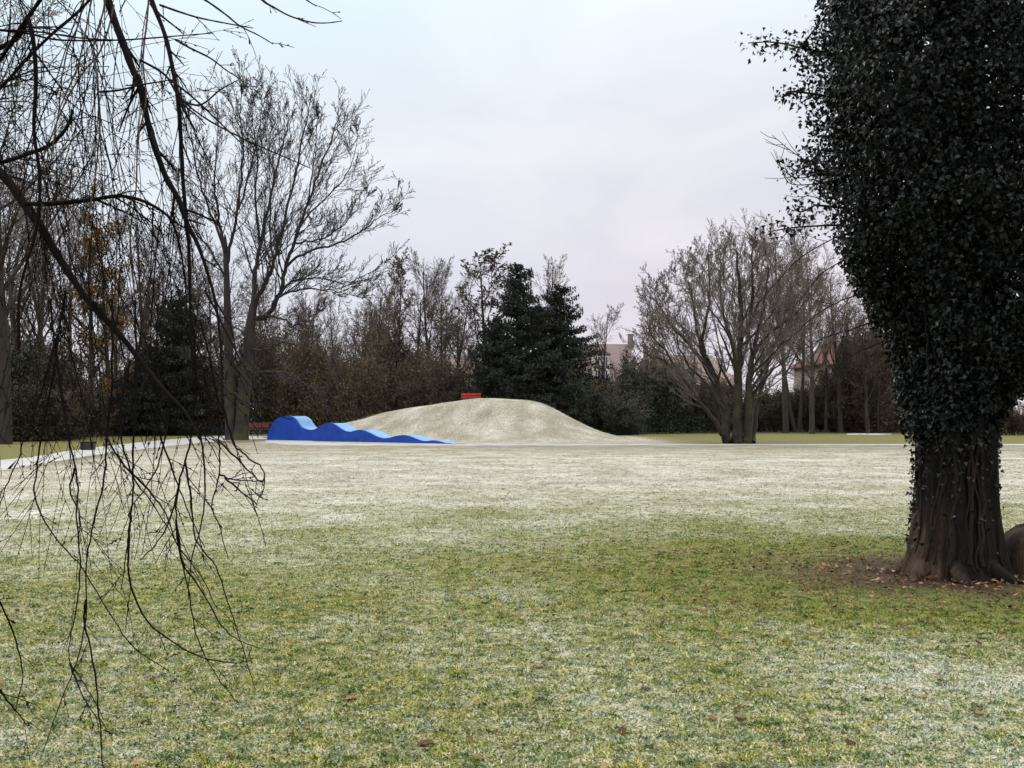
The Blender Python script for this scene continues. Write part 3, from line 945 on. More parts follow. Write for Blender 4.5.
# the dome: many finer limbs fanning out from the stems to a round outline
P3 = dict(P2); P3['kids'] = [8, 6, 5, 2]; P3['ratio'] = [0.36, 0.44, 0.48, 0.5]
for i in range(36):
    ph = R(-97 + 190 * (i + random.random()) / 36)
    rho = random.uniform(0.72, 0.93)
    ex, ey = 735 + 100 * math.sin(ph) * rho, 328 - 98 * math.cos(ph) * rho
    if math.sin(ph) < -0.6: st = random.choice([(704, 362), (698, 396), (715, 384), (690, 388)])
    elif math.sin(ph) < 0.3: st = random.choice([(739, 366), (741, 340), (726, 372), (712, 366), (738, 385)])
    else: st = random.choice([(749, 375), (757, 398), (752, 352), (748, 390)])
    dz = random.uniform(-1, 1) * 4.5
    mx = st[0] * 0.5 + ex * 0.5 + 10 * math.sin(ph); my = st[1] * 0.5 + ey * 0.5 + random.uniform(-6, 8)
    pts = [at(st[0], st[1], D2), at((st[0] + mx) / 2, (st[1] + my) / 2 + 2, D2 + dz * 0.2), at(mx, my, D2 + dz * 0.5), at((mx + ex) / 2 + 3 * math.sin(ph), (my + ey) / 2, D2 + dz * 0.8), at(ex, ey, D2 + dz)]
    T.limb([p - Vector(o) for p in pts], 0.048, 0.011, P3, 0, 0.25, 8, 4, 0.07)
tree_object(T, 'many-stemmed bare tree with a dense dome of fine twigs, right of the mound', TB, M_BARK_MOSS, M_TWIG_PALE, None, 'bare_tree')

# ================================================================== spruces
def spruce(label, px, top, d, halfw, seed, name='spruce_tree', sparse=1.0, mat=M_CON):
    halfw *= 1.75
    random.seed(seed)
    h = CAMZ + (HOR - top) / F * d
    root = thing(name, label, 'tree', ((px - 512) / F * d, d, 0))
    m = MB(); m.chain([(0, 0, -0.1), (0.05, 0, h * 0.5), (0, 0, h * 0.99)], [0.3, 0.18, 0.02], 8)
    m.build('trunk', M_BARK, root, True)
    Pn = []; segs = []
    z = h * 0.06
    while z < h * 0.985:
        t = z / h
        w = halfw * (1 - t) ** 0.62 * (0.45 + 0.55 * min(1, t * 5 + 0.55)) + 0.12
        for k in range(int(6 + 4 * (1 - t))):
            if random.random() > 0.92 * sparse: continue
            a = random.uniform(0, 6.28); L = w * random.uniform(0.55, 1.25)
            rise = random.uniform(-0.25, 0.12) + 0.55 * t
            q0 = np.array([0, 0, z + random.uniform(-0.1, 0.1)])
            dirv = np.array([math.cos(a), math.sin(a), rise])
            n = max(3, int(L * 6))
            prev = q0
            for j in range(1, n + 1):
                s = j / n
                q = q0 + dirv * L * s + np.array([0, 0, -0.28 * L * s * s + 0.16 * L * s ** 4])
                segs.append((prev, q, 0.03 * (1.1 - s), 0.03 * (1.05 - s)))
                side = np.array([-math.sin(a), math.cos(a), 0])
                for c in range(8):
                    off = side * random.gauss(0, 0.20 * L * (1.15 - s)) + np.array([0, 0, random.uniform(-0.34, 0.06)])
                    Pn.append(q + off)
                prev = q
        z += h * 0.024 * random.uniform(0.8, 1.3)
    V, Fq = seg_tubes([s[0] for s in segs], [s[1] for s in segs], [s[2] for s in segs], [s[3] for s in segs], 3)
    add_mesh('branch_whorls', V, Fq, M_BARK, root)
    V, Fq = cards(np.array(Pn), 0.27, -0.5, aspect=0.42)
    add_mesh('crown', V, Fq, mat, root)
    return root


spruce('dark pointed spruce behind the mound top, the taller of the two', 518, 262, 78, 2.9, 3)
spruce('dark broad spruce behind the mound, right of the pointed one', 560, 284, 80, 2.9, 4, sparse=0.9)
spruce('dark full spruce filling the gap between the two tall spruces', 541, 306, 83, 2.6, 9)
spruce('dark spruce close beside the red bench, below the pointed one', 497, 318, 76, 1.8, 5)
spruce('low dark spruce at the right foot of the spruce group', 581, 372, 78, 1.2, 6)
spruce('shadowy dark spruce behind the hanging branches left of the twin-trunked tree', 182, 292, 76, 2.6, 7, sparse=0.8)
spruce('small dark spruce beside the shadowy spruce on the left', 152, 345, 74, 2.0, 8)
random.seed(21)


# ================================================================== shrubs and hedges
def shrub_mesh(kind, w, h, n, size):
    """twiggy stems and leaves in an uneven outline; returns arrays"""
    T = Tree(9.0)
    P = dict(levels=4, nseg=[5, 4, 3, 2], wob=[0.14, 0.2, 0.25, 0.3], trop=[0.05, 0.05, 0.03, 0.0], kids=[8, 6, 4], start=[0.08, 0.1, 0.1],
             ang=[(20, 50), (25, 60), (25, 65)], ratio=[0.5, 0.5, 0.5], rmin=0.012, rk=0.55, taper=0.3)
    ns = 11
    for i in range(ns):
        a = random.uniform(0, 6.28); q = random.uniform(0, 0.8)
        T.grow(Vector((math.cos(a) * w * 0.3 * q, math.sin(a) * w * 0.3 * q, -0.05)), Vector((math.cos(a) * 0.5 * q * w / h, math.sin(a) * 0.5 * q * w / h, 1)).normalized(), h * random.uniform(0.6, 1.0), 0.035, 0, P, 0.3)
    ends = np.array([tuple(t[0]) for t in T.tips] + [tuple(s[1]) for s in T.seg[::4]])
    pick = ends[rng.integers(0, len(ends), n)] + rng.normal(size=(n, 3)) * 0.16
    lowa = rng.uniform(0, 6.28, n // 4); lowr = np.sqrt(rng.random(n // 4)) * w * 0.42
    pick = np.concatenate([pick, np.stack([np.cos(lowa) * lowr, np.sin(lowa) * lowr, rng.uniform(0.02, 0.3, n // 4) * h], 1)])
    pick = pick[pick[:, 2] > 0.02]
    V, Fq = seg_tubes([tuple(q[0]) for q in T.seg], [tuple(q[1]) for q in T.seg], [q[2] for q in T.seg], [q[3] for q in T.seg], 3)
    V2, F2 = cards(pick, size)
    return (V, Fq), (V2, F2)


SHR = {}


def shrub(key, px, d, w, h, label, group=None, cat='shrub'):
    loc = ((px - 512) / F * d, d, 0 if not (abs(px - 450) < 150 and d < 76) else 0)
    if key not in SHR:
        n, size, mat = SKIND[key]
        (V, Fq), (V2, F2) = shrub_mesh(key, 3.0, 3.0, n, size)
        root = thing('shrub', label, cat, loc, 0, group)
        add_mesh('stems', V, Fq, M_TWIG_FAR, root)
        add_mesh('foliage', V2, F2, mat, root)
        SHR[key] = root
    else:
        root = dup(SHR[key], loc, 0, None, label, group)
        if not group and 'group' in root: del root['group']
    root.scale = (w / 3.0, w / 3.0, h / 3.0)
    root.rotation_euler.z = random.uniform(0, 6.28)
    return root


SKIND = {'brown': (5200, 0.10, M_BROWN), 'brown2': (4200, 0.09, M_BROWN), 'dark': (7000, 0.11, M_DARKBR), 'dark2': (6200, 0.12, M_DARKBR), 'ever': (11000, 0.12, M_EVER), 'ever2': (10000, 0.11, M_EVER), 'red': (4200, 0.09, M_REDBR)}

random.seed(31)
G = 'brown shrubs in the thicket behind the blue wave'
LL = 'brown twiggy shrub in the thicket between the twin-trunked tree and the mound'
for i in range(20):
    px = 258 + i * 9.5 + random.uniform(-5, 5); d = random.uniform(79, 88)
    shrub(random.choice(['brown', 'brown2', 'brown', 'dark']), px, d, random.uniform(3.4, 5.0), CAMZ + (HOR - random.uniform(335, 372)) / F * d, LL, G)
G = 'dark low shrubs at the back of the mound'
LL = 'dark undergrowth shrub along the back edge of the mound'
for i in range(11):
    px = 405 + i * 19 + random.uniform(-6, 6); d = random.uniform(77, 81)
    if 462 < px < 486: continue
    shrub(random.choice(['dark', 'dark2', 'ever']), px, d, random.uniform(3.0, 4.2), CAMZ + (HOR - random.uniform(368, 388)) / F * d, LL, G)
G = 'dark bushes between the mound and the many-stemmed tree'
LL = 'dark bushy evergreen between the spruces and the many-stemmed tree'
for px, top, d in ((604, 402, 78), (619, 390, 80), (638, 366, 82), (655, 366, 83), (672, 376, 84), (690, 380, 85), (625, 400, 76), (708, 384, 86)):
    shrub(random.choice(['ever', 'ever2', 'dark']), px, d, random.uniform(3.2, 4.6), CAMZ + (HOR - top) / F * d, LL, G)
G = 'dark shrubs at the far edge of the right lawn'
LL = 'dark shrub in the low row at the far edge of the right lawn'
for i in range(15):
    px = 712 + i * 15 + random.uniform(-4, 4); d = random.uniform(90, 94)
    shrub(random.choice(['dark', 'dark2', 'ever2']), px, d, random.uniform(2.6, 3.6), CAMZ + (HOR - random.uniform(388, 402)) / F * d, LL, G)
G = 'reddish brown bushes before the red-roofed house'
LL = 'tall reddish-brown twiggy bush before the red-roofed house, left of the ivy trunk'
for px, top, d in ((853, 346, 90), (866, 332, 88), (882, 334, 90), (900, 340, 89), (832, 382, 92), (876, 362, 86), (845, 372, 88)):
    shrub('red', px, d, random.uniform(3.6, 4.6), CAMZ + (HOR - top) / F * d, LL, G)
G = 'reddish hedge bushes right of the ivy trunk'
LL = 'low reddish-brown bush on the far lawn edge, seen right of the ivy trunk'
for px in (985, 1000, 1014, 1030, 1046):
    shrub('red', px, 76, 3.0, CAMZ + (HOR - 412) / F * 76 + random.uniform(0, 0.5), LL, G)
G = 'dark bushes under the trees at the far left'
LL = 'big dark bush under the trees at the far left, beyond the path'
for px, top, d in ((-30, 330, 62), (2, 352, 60), (25, 345, 64), (46, 358, 62), (66, 368, 66), (88, 392, 70), (-10, 380, 58), (30, 392, 58), (55, 396, 60)):
    shrub(random.choice(['ever', 'dark', 'dark2']), px, d, random.uniform(3.4, 4.6), CAMZ + (HOR - top) / F * d, LL, G)
G = 'dark bushes under the shadowy spruce'
LL = 'low dark bush in the gloom between the rust-leaved tree and the twin trunks'
for i in range(9):
    px = 112 + i * 13; d = random.uniform(76, 84)
    shrub(random.choice(['dark', 'ever', 'dark2']), px, d, random.uniform(3.0, 4.2), CAMZ + (HOR - random.uniform(370, 392)) / F * d, LL, G)

# rust-leaved tree on the left
random.seed(41)
T = Tree(0.05)
P = dict(levels=4, nseg=[8, 5, 4, 3], wob=[0.05, 0.16, 0.2, 0.25], trop=[0.03, 0.05, 0.04, 0.02], kids=[26, 8, 5], start=[0.1, 0.15, 0.1],
         ang=[(40, 70), (28, 60), (25, 60)], ratio=[0.30, 0.45, 0.5], rmin=0.012, rk=0.5, taper=0.7)
dd = 73.0
hh = CAMZ + (HOR - 228) / F * dd
T.grow(Vector((0, 0, -0.1)), UP.copy(), hh, 0.24, 0, P, 0.1)
root = tree_object(T, 'leafy tree keeping rust-brown leaves, behind the hanging branches', at(108, 437, dd) * 1.0, M_BARK, M_TWIG_FAR, None, 'rust_leaved_tree')
root.location.z = 0
ends = np.array([tuple(t[0]) for t in T.tips])
pk = ends[rng.integers(0, len(ends), 6500)] + rng.normal(size=(6500, 3)) * 0.22
V, Fq = cards(pk, 0.20, -0.4)
add_mesh('leaves', V, Fq, M_RUST, root)

# ================================================================== houses
M_CREAM = make_plain('cream_render', (0.55, 0.49, 0.38), 0.9, 0.06, 0.6)
M_BEIGE = make_plain('beige_render', (0.22, 0.175, 0.15), 0.9, 0.08, 0.6)
M_WIN = make_plain('white_window_frame', (0.7, 0.7, 0.68), 0.6, 0.03)
M_GLASS = make_plain('window_glass', (0.05, 0.055, 0.065), 0.12, 0.1, 1.0, 0.6)


def roof_mat(name, a, b):
    N = NT(name)
    w = N.n('ShaderNodeTexWave', wave_type='BANDS', bands_direction='Z')
    w.inputs['Scale'].default_value = 2.2; w.inputs['Distortion'].default_value = 0.6
    N.l(N.objc(), w.inputs['Vector'])
    n = N.noise(N.objc(), 1.2, 5, 0.7)
    c = N.ramp(n, [(0.3, a), (0.7, b)])
    N.color(N.mix(N.math('MULTIPLY', w.outputs['Fac'], 0.3), c, tuple(q * 0.6 for q in a)))
    N.bump(w.outputs['Fac'], 0.4, 0.04)
    return N.m


M_ROOF_PINK = roof_mat('pinkish_tiles', (0.17, 0.128, 0.122), (0.23, 0.178, 0.168))
M_ROOF_BROWN = roof_mat('brown_tiles', (0.20, 0.145, 0.13), (0.28, 0.205, 0.185))
M_ROOF_RED = roof_mat('red_tiles', (0.085, 0.042, 0.037), (0.125, 0.062, 0.052))


def house(label, X0, X1, d, depth, eave, ridge, hip, wallm, roofm, wins, chim=None, dormer=None, rz=0.0):
    w = X1 - X0
    root = thing('house', label, 'house', ((X0 + X1) / 2, d, 0), rz)
    m = MB(); m.box((0, depth / 2, eave / 2 - 0.1), (w, depth, eave + 0.2)); m.build('wall', wallm, root)
    ov = 0.45
    a, b = w / 2 + ov, depth + ov
    V = [(-a, -ov, eave), (a, -ov, eave), (a, b, eave), (-a, b, eave), (-w / 2 + hip, depth / 2, ridge), (w / 2 - hip, depth / 2, ridge)]
    lo = [(p[0], p[1], p[2] - 0.18) for p in V[:4]]
    V = V + lo
    mr = MB(); mr.add(V, [(0, 1, 5, 4), (2, 3, 4, 5), (1, 2, 5), (3, 0, 4), (0, 6, 7, 1), (1, 7, 8, 2), (2, 8, 9, 3), (3, 9, 6, 0), (9, 8, 7, 6)])
    rf = mr.build('roof', roofm, root)
    if chim:
        mc = MB(); mc.box((chim, depth / 2 - 0.4, ridge + 0.2), (0.6, 0.6, 2.0)); mc.build('chimney', M_BEIGE, rf)

    def window(x, y, z, ww, wh):
        mw = MB()
        for sx in (-1, 1): mw.box((x + sx * ww / 2, y - 0.04, z), (0.09, 0.1, wh + 0.09))
        for sz in (-1, 1): mw.box((x, y - 0.04, z + sz * wh / 2), (ww - 0.09, 0.1, 0.09))
        mw.box((x, y - 0.035, z), (0.05, 0.07, wh - 0.09))
        f = mw.build('window', M_WIN, root)
        mg = MB(); mg.box((x, y - 0.015, z), (ww - 0.06, 0.04, wh - 0.06)); mg.build('pane', M_GLASS, f)
    for x, z, ww, wh in wins: window(x, 0, z, ww, wh)
    if dormer:
        x, ww, z0, z1 = dormer
        md = MB(); md.box((x, depth * 0.22, (z0 + z1) / 2), (ww, depth * 0.5, z1 - z0)); dm = md.build('dormer', wallm, root)
        y0 = depth * 0.22 - depth * 0.25
        t = MB()
        V = [(x - ww / 2 - 0.2, y0 - 0.2, z1 + 0.01), (x + ww / 2 + 0.2, y0 - 0.2, z1 + 0.01), (x + ww / 2 + 0.2, depth / 2, z1 + 0.01), (x - ww / 2 - 0.2, depth / 2, z1 + 0.01), (x, y0 - 0.2, z1 + 0.7), (x, depth / 2, z1 + 0.7)]
        t.add(V, [(0, 1, 4), (1, 2, 5, 4), (3, 0, 4, 5), (2, 3, 5), (3, 2, 1, 0)])
        t.build('dormer_roof', roofm, dm)
        for dz in (0.75, 2.3):
            for sx in (-1, 1): window(x + sx * ww * 0.23, y0, z0 + dz + 0.3, 0.6, 1.1)
    return root


d = 112.0
house('cream house with pinkish roof seen right of the spruces', (572 - 512) / F * d, (643 - 512) / F * d, d, 9.0, 5.6, 10.3, 1.2, M_CREAM, M_ROOF_PINK,
      [(-3, 4.2, 1.0, 1.3), (-1.2, 4.2, 1.0, 1.3), (3, 4.2, 1.0, 1.3)], 3.2, (-0.75, 2.0, 5.3, 8.7))
d = 121.0
house('brown-roofed house behind the bushes, left of the many-stemmed tree', (636 - 512) / F * d, (735 - 512) / F * d, d, 9.0, 5.4, 9.5, 2.0, M_BEIGE, M_ROOF_BROWN,
      [(-4, 3.8, 1.0, 1.3), (-1.4, 3.8, 1.0, 1.3), (1.4, 3.8, 1.0, 1.3), (4, 3.8, 1.0, 1.3)], -4.5)
d = 106.0
house('red-roofed house between the right-hand bare trees and the ivy trunk', (818 - 512) / F * d, (930 - 512) / F * d, d, 9.0, 7.3, 10.3, 2.8, M_BEIGE, M_ROOF_RED,
      [(-4.5 + 1.25 * i, 6.0, 0.7, 1.2) for i in range(8)] + [(-4.5 + 2.5 * i, 3.0, 0.9, 1.3) for i in range(4)], 2.0)
d = 118.0
house('pale building glimpsed between the trees above the red bench', (425 - 512) / F * d, (497 - 512) / F * d, d, 8.0, 6.6, 9.3, 1.5, M_CREAM, M_ROOF_PINK,
      [(-3.2 + 1.7 * i, 5.0, 0.9, 1.3) for i in range(5)] + [(-3.2 + 1.7 * i, 2.2, 0.9, 1.3) for i in range(5)], 1.0)

# ================================================================== bench, litter box, railing, low wall
M_RED = make_plain('red_paint', (0.38, 0.025, 0.027), 0.5, 0.12, 4.0)
M_IRON = make_plain('dark_iron', (0.025, 0.022, 0.024), 0.5, 0.2, 6.0)
bx, by = at(471, 400, 67.0).x, 67.0
bz = float(hill_h(np.array([bx]), np.array([by]))[0]) + 0.005
b = thing('park_bench', 'bright red bench on top of the frosted mound', 'bench', (bx, by, bz), R(4))
m = MB()
for k in range(3): m.box((0, 0.02 + 0.145 * k, 0.43), (1.38, 0.13, 0.04))
bevel(m.build('seat', M_RED, b), 0.008)
m = MB()
for k in range(2): m.box((0, -0.10 - 0.04 * k, 0.575 + 0.19 * k), (1.38, 0.035, 0.15))
bevel(m.build('backrest', M_RED, b), 0.008)
for sx in (-0.6, 0.6):
    m = MB()
    m.box((sx, -0.035, 0.2), (0.06, 0.06, 0.46)); m.box((sx, 0.32, 0.19), (0.06, 0.06, 0.44)); m.box((sx, 0.142, 0.385), (0.055, 0.30, 0.045))
    m.chain([(sx, -0.06, 0.4), (sx, -0.13, 0.84)], [0.03, 0.025], 6)
    m.build('leg', M_IRON, b)

lx, ly = gp(88, 450.0)
m = MB(); m.box((0, 0, 0.19), (0.56, 0.44, 0.34), 0, 1.05)
lb = thing('litter_box', 'small dark box standing on the grass at the far edge of the left path', 'litter box', (lx, ly, 0), R(12))
bevel(m.build('body', M_IRON, lb), 0.02)
m = MB(); m.box((0, 0, 0.383), (0.62, 0.50, 0.04)); bevel(m.build('lid', M_IRON, lb), 0.012)
for sx in (-1, 1):
    m = MB(); m.box((sx * 0.2, 0, 0.008), (0.06, 0.36, 0.032)); m.build('foot', M_IRON, lb)

rl = at(258, 437, 66.5)
f = thing('railing', 'low dark metal railing between the twin trunks and the blue wave', 'railing', (rl.x, 66.5, 0), R(-6))
for z, nm in ((0.60, 'rail'), (1.02, 'rail')):
    m = MB(); m.chain([(-1.6, 0, z), (0, 0, z), (1.6, 0, z)], [0.028] * 3, 6); m.build('rail', M_IRON, f)
for x in (-1.5, 0, 1.5):
    m = MB(); m.chain([(x, 0, -0.05), (x, 0, 1.07)], [0.035, 0.035], 6); m.build('post', M_IRON, f)

M_BOARD = make_plain('dull_red_boards', (0.20, 0.045, 0.04), 0.8, 0.25, 5.0)
wl = at(257, 430, 75)
wr = thing('board_fence', 'low dull red board rail on posts, far behind the twin-trunked tree', 'fence', (wl.x, 75, 0))
m = MB(); m.box((0, -0.06, 0.70), (1.9, 0.04, 0.17)); m.box((0, -0.06, 0.89), (1.9, 0.04, 0.17)); bevel(m.build('boards', M_BOARD, wr), 0.006)
for x in (-0.85, 0.0, 0.85):
    m = MB(); m.box((x, 0.002, 0.46), (0.08, 0.08, 1.02)); m.build('post', M_BARK, wr)

# ================================================================== ivy-clad tree
random.seed(51)
IX, IY = IVY
iv = thing('ivy_clad_tree', 'massive dark ivy-clad tree with a bare fluted trunk at the right edge', 'tree', (IX, IY, 0))
# trunk, fluted and buttressed
zs = [-0.12, -0.02, 0.05, 0.13, 0.24, 0.4, 0.6, 0.85, 1.15, 1.5, 2.0, 2.6, 3.4, 4.4, 5.4, 6.4, 7.4]
rs = [0.48, 0.455, 0.44, 0.425, 0.41, 0.395, 0.375, 0.355, 0.345, 0.345, 0.35, 0.35, 0.34, 0.28, 0.22, 0.15, 0.06]
zz = np.concatenate([np.linspace(-0.12, 1.6, 120), np.linspace(1.7, 7.4, 24)])
rr = np.interp(zz, zs, rs)


BARKW = [(f_, random.uniform(2, 9), random.uniform(0, 6)) for f_ in (38, 46, 58, 72, 90)]


def flute(i, ang):
    z = zz[i]
    a = ang + 0.25 * z
    f = 1 + 0.065 * np.sin(5 * a + 0.8) + 0.035 * np.sin(9 * a + 2.1 + 0.7 * z) + 0.018 * np.sin(17 * a + z * 2.0) + 0.012 * np.sin(31 * a - z * 3)
    but = math.exp(-max(z, 0) / 0.28)
    f += but * (0.10 * np.clip(np.sin(4 * ang + 0.9), 0, 1) ** 2 + 0.07 * np.clip(np.sin(7 * ang + 2.0), 0, 1) ** 2)
    # ridged, cracked bark
    for q, (fa, fz_, ph) in enumerate(BARKW):
        f = f + 0.0075 * (np.abs(np.sin(fa * ang * 0.5 + 0.9 * np.sin(z * fz_ + ph) + ph)) - 0.5)
    return f + 0.02 * np.sin(z * 6 + 3 * ang)


m = MB()
m.chain([(0.02 * math.sin(z * 1.3), 0.02 * math.cos(z), z) for z in zz], rr, 240, flute)
# surface roots
for a, L in ((3.5, 0.40), (4.3, 0.30), (5.2, 0.35), (2.7, 0.3), (6.0, 0.3), (0.6, 0.3)):
    q = []; 
    for k in range(7):
        t = k / 6
        q.append((math.cos(a + 0.25 * t) * (0.36 + L * t), math.sin(a + 0.25 * t) * (0.36 + L * t), 0.13 * (1 - t) ** 1.6 - 0.035 * t))
    m.chain(q, [0.10 * (1 - 0.75 * k / 6) for k in range(7)], 10)
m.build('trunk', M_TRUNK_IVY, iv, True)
# climbing ivy stems on the trunk
for i in range(16):
    a = random.uniform(2.3, 6.6); q = []; z = random.uniform(0.0, 0.2); zt = random.uniform(2.2, 4.2)
    r0 = random.uniform(0.010, 0.026)
    n = 26
    for k in range(n):
        zq = z + (zt - z) * k / (n - 1)
        a += random.gauss(0, 0.06)
        ii = int(np.argmin(np.abs(zz - zq)))
        rad = rr[ii] * 1.0 + max(0, zq - 1.6) * 0.25
        # chain frame angle equals world angle up to a fixed turn, so stay a little proud of the bark
        q.append((math.cos(a) * rad * 1.03, math.sin(a) * rad * 1.03, zq))
    mm = MB(); mm.chain(catmull(q, 2), np.linspace(r0, r0 * 0.5, (n - 1) * 2 + 1), 6)
    mm.build('ivy_stem', M_BARK_IVY, iv, True)
# body of ivy: half width to the left and right of the trunk axis at each height
zl = [1.10, 1.35, 1.75, 2.25, 2.75, 3.25, 3.75, 4.25, 4.75, 5.25, 5.75, 6.6, 7.6, 8.4]
wl_ = [0.34, 0.42, 0.48, 0.54, 0.86, 1.10, 1.26, 1.46, 1.66, 1.60, 1.34, 1.3, 0.9, 0.2]
wr_ = [0.10, 0.34, 0.60, 1.05, 1.30, 1.45, 1.55, 1.65, 1.70, 1.70, 1.60, 1.4, 1.0, 0.2]


lump = [(rng.normal(size=3) * np.array([1, 1, 1.3]), rng.uniform(0, 6.28)) for _ in range(14)]


def ivy_r(a, z):
    l = np.interp(z, zl, wl_); r = np.interp(z, zl, wr_)
    k = 0.5 + 0.5 * np.cos(a)
    w = l * (1 - k) + r * k
    dep = 0.92
    w = w * (1 - (1 - dep) * np.abs(np.sin(a)))
    n = 0
    for (v, ph), am in zip(lump, [0.10] * 5 + [0.055] * 9):
        n = n + am * np.sin((np.cos(a) * v[0] + np.sin(a) * v[1]) * 3.2 + z * v[2] * 2.2 + ph)
    return w * (1 + n * 0.52)


# clumps of ivy: leaves cluster round many spray centres so the outline breaks up
NCL = 1500
ca = rng.uniform(0, 2 * math.pi, NCL); cz = rng.uniform(1.45, 8.3, NCL)
cr = ivy_r(ca, cz) * rng.uniform(0.50, 1.0, NCL) ** 0.5
cs = rng.uniform(0.06, 0.17, NCL)
per = 88
ci = np.repeat(np.arange(NCL), per)
C = np.stack([np.cos(ca) * cr, np.sin(ca) * cr, cz], axis=1)
Pv = C[ci] + rng.normal(size=(NCL * per, 3)) * cs[ci][:, None] * np.array([1, 1, 1.15])
rxy = np.hypot(Pv[:, 0], Pv[:, 1])
Pv = Pv[(rxy > 0.30) & (Pv[:, 2] > 1.12 + 0.25 * (Pv[:, 0] > -0.3)) & (rxy < ivy_r(np.arctan2(Pv[:, 1], Pv[:, 0]), Pv[:, 2]) * 1.05)]
# inner shade leaves close to the trunk
ia = rng.uniform(0, 2 * math.pi, 42000); iz = rng.uniform(1.5, 7.6, 42000)
ir = np.maximum(ivy_r(ia, iz) * rng.uniform(0.25, 0.85, 42000), 0.4)
Pi = np.stack([np.cos(ia) * ir, np.sin(ia) * ir, iz], axis=1)
# sparse leaves creeping down the left and front of the trunk
ea = np.concatenate([rng.normal(3.0, 0.28, 170), rng.uniform(3.2, 6.2, 620)])
ez = np.concatenate([rng.uniform(0.3, 1.5, 170), 1.62 - np.minimum(rng.exponential(0.28, 620), 1.35)])
er = np.interp(ez, zs, rs) * 1.05 + rng.uniform(0.0, 0.05, len(ez))
Pe = np.stack([np.cos(ea) * er, np.sin(ea) * er, ez], axis=1)
# sprigs reaching out
sprigs = [[(800, 48), (785, 44), (768, 42), (748, 43)], [(800, 92), (788, 92), (784, 97)], [(840, 225), (815, 226), (790, 228), (768, 232)], [(830, 10), (806, 40), (796, 52)],
          [(815, 205), (800, 212), (792, 205)], [(822, 150), (800, 170), (790, 166)]]
Ps = []
msp = MB()
for sp in sprigs:
    q = catmull([at(a, b_, IY - 0.2) - Vector((IX, IY, 0)) for a, b_ in sp], 5)
    q = [at(*sp[0], IY) - Vector((IX, IY, 0)) + Vector((0.5, 0.2, 0))] + q
    msp.chain(q, np.linspace(0.012, 0.005, len(q)), 5)
    for p in q[1:]:
        for c in range(9): Ps.append(np.array(p) + rng.normal(size=3) * np.array([0.06, 0.06, 0.075]))
# bare thin twigs poking out on the left
for s0, pts in enumerate(([(830, 165), (806, 160), (790, 150), (772, 135)], [(828, 170), (800, 178), (783, 170), (779, 160)], [(826, 182), (802, 185), (788, 182), (781, 168)],
                          [(838, 236), (800, 258), (770, 290), (742, 322)], [(842, 300), (812, 318), (785, 345)], [(850, 330), (820, 340), (790, 362)],
                          [(840, 262), (820, 275), (800, 300), (785, 312)], [(858, 352), (835, 368), (818, 392)], [(835, 205), (810, 196), (797, 200)])):
    q = catmull([at(a, b_, IY - 0.4 + 0.1 * s0) - Vector((IX, IY, 0)) for a, b_ in pts], 6)
    q = [Vector((-0.35, 0, q[0].z + 0.25))] + q
    msp.chain(q, np.linspace(0.007, 0.0025, len(q)), 5)
    for k in range(3, len(q) - 1, 2):
        dv = (q[k + 1] - q[k]).normalized(); nd = (dv + perp(dv) * 0.8).normalized(); L = random.uniform(0.1, 0.35)
        msp.chain([q[k], q[k] + nd * L * 0.5, q[k] + nd * L + Vector((0, 0, 0.03))], [0.004, 0.003, 0.002], 4)
msp.build('twigs', M_BARK_IVY, iv)


def ivy_leaves(P, size):
    n = len(P)
    out = P.copy(); out[:, 2] = 0; out /= np.linalg.norm(out, axis=1)[:, None] + 1e-6
    nn = out * 0.7 + rng.normal(size=(n, 3)) * 0.75 + np.array([0, 0, 0.45]); nn /= np.linalg.norm(nn, axis=1)[:, None]
    d = np.array([[0, 0, -1.0]]) + rng.normal(size=(n, 3)) * 0.55
    d -= nn * np.sum(d * nn, axis=1)[:, None]; d /= np.linalg.norm(d, axis=1)[:, None]
    s = np.cross(d, nn)
    sz = size * rng.uniform(0.6, 1.35, n)[:, None]
    V = np.zeros((n, 6, 3))
    V[:, 0] = P                                            # stalk end
    V[:, 1] = P + (s * 0.52 + d * 0.12 + nn * 0.10) * sz     # side lobes
    V[:, 2] = P + (s * 0.24 + d * 0.46 + nn * 0.05) * sz
    V[:, 3] = P + (d * 1.0 - nn * 0.08) * sz                # tip
    V[:, 4] = P + (-s * 0.24 + d * 0.46 + nn * 0.05) * sz
    V[:, 5] = P + (-s * 0.52 + d * 0.12 + nn * 0.10) * sz
    b = (np.arange(n) * 6)[:, None]
    tri = [(0, 1, 2), (0, 2, 3), (0, 3, 4), (0, 4, 5)]
    Fq = np.concatenate([np.concatenate([b + t[0], b + t[1], b + t[2]], 1) for t in tri])
    return V.reshape(-1, 3), Fq


V, Fq = ivy_leaves(np.concatenate([Pv[::2], Pe, np.array(Ps)]), 0.044)
V3, F3 = cards(Pv[1::2], 0.048, -0.8, aspect=0.85)
V2, F2 = ivy_leaves(Pi, 0.065)
V, Fq = np.concatenate([V, V2, V3]), np.concatenate([Fq, F2 + len(V), F3 + len(V) + len(V2)])
add_mesh('ivy', V, Fq, M_IVY, iv)

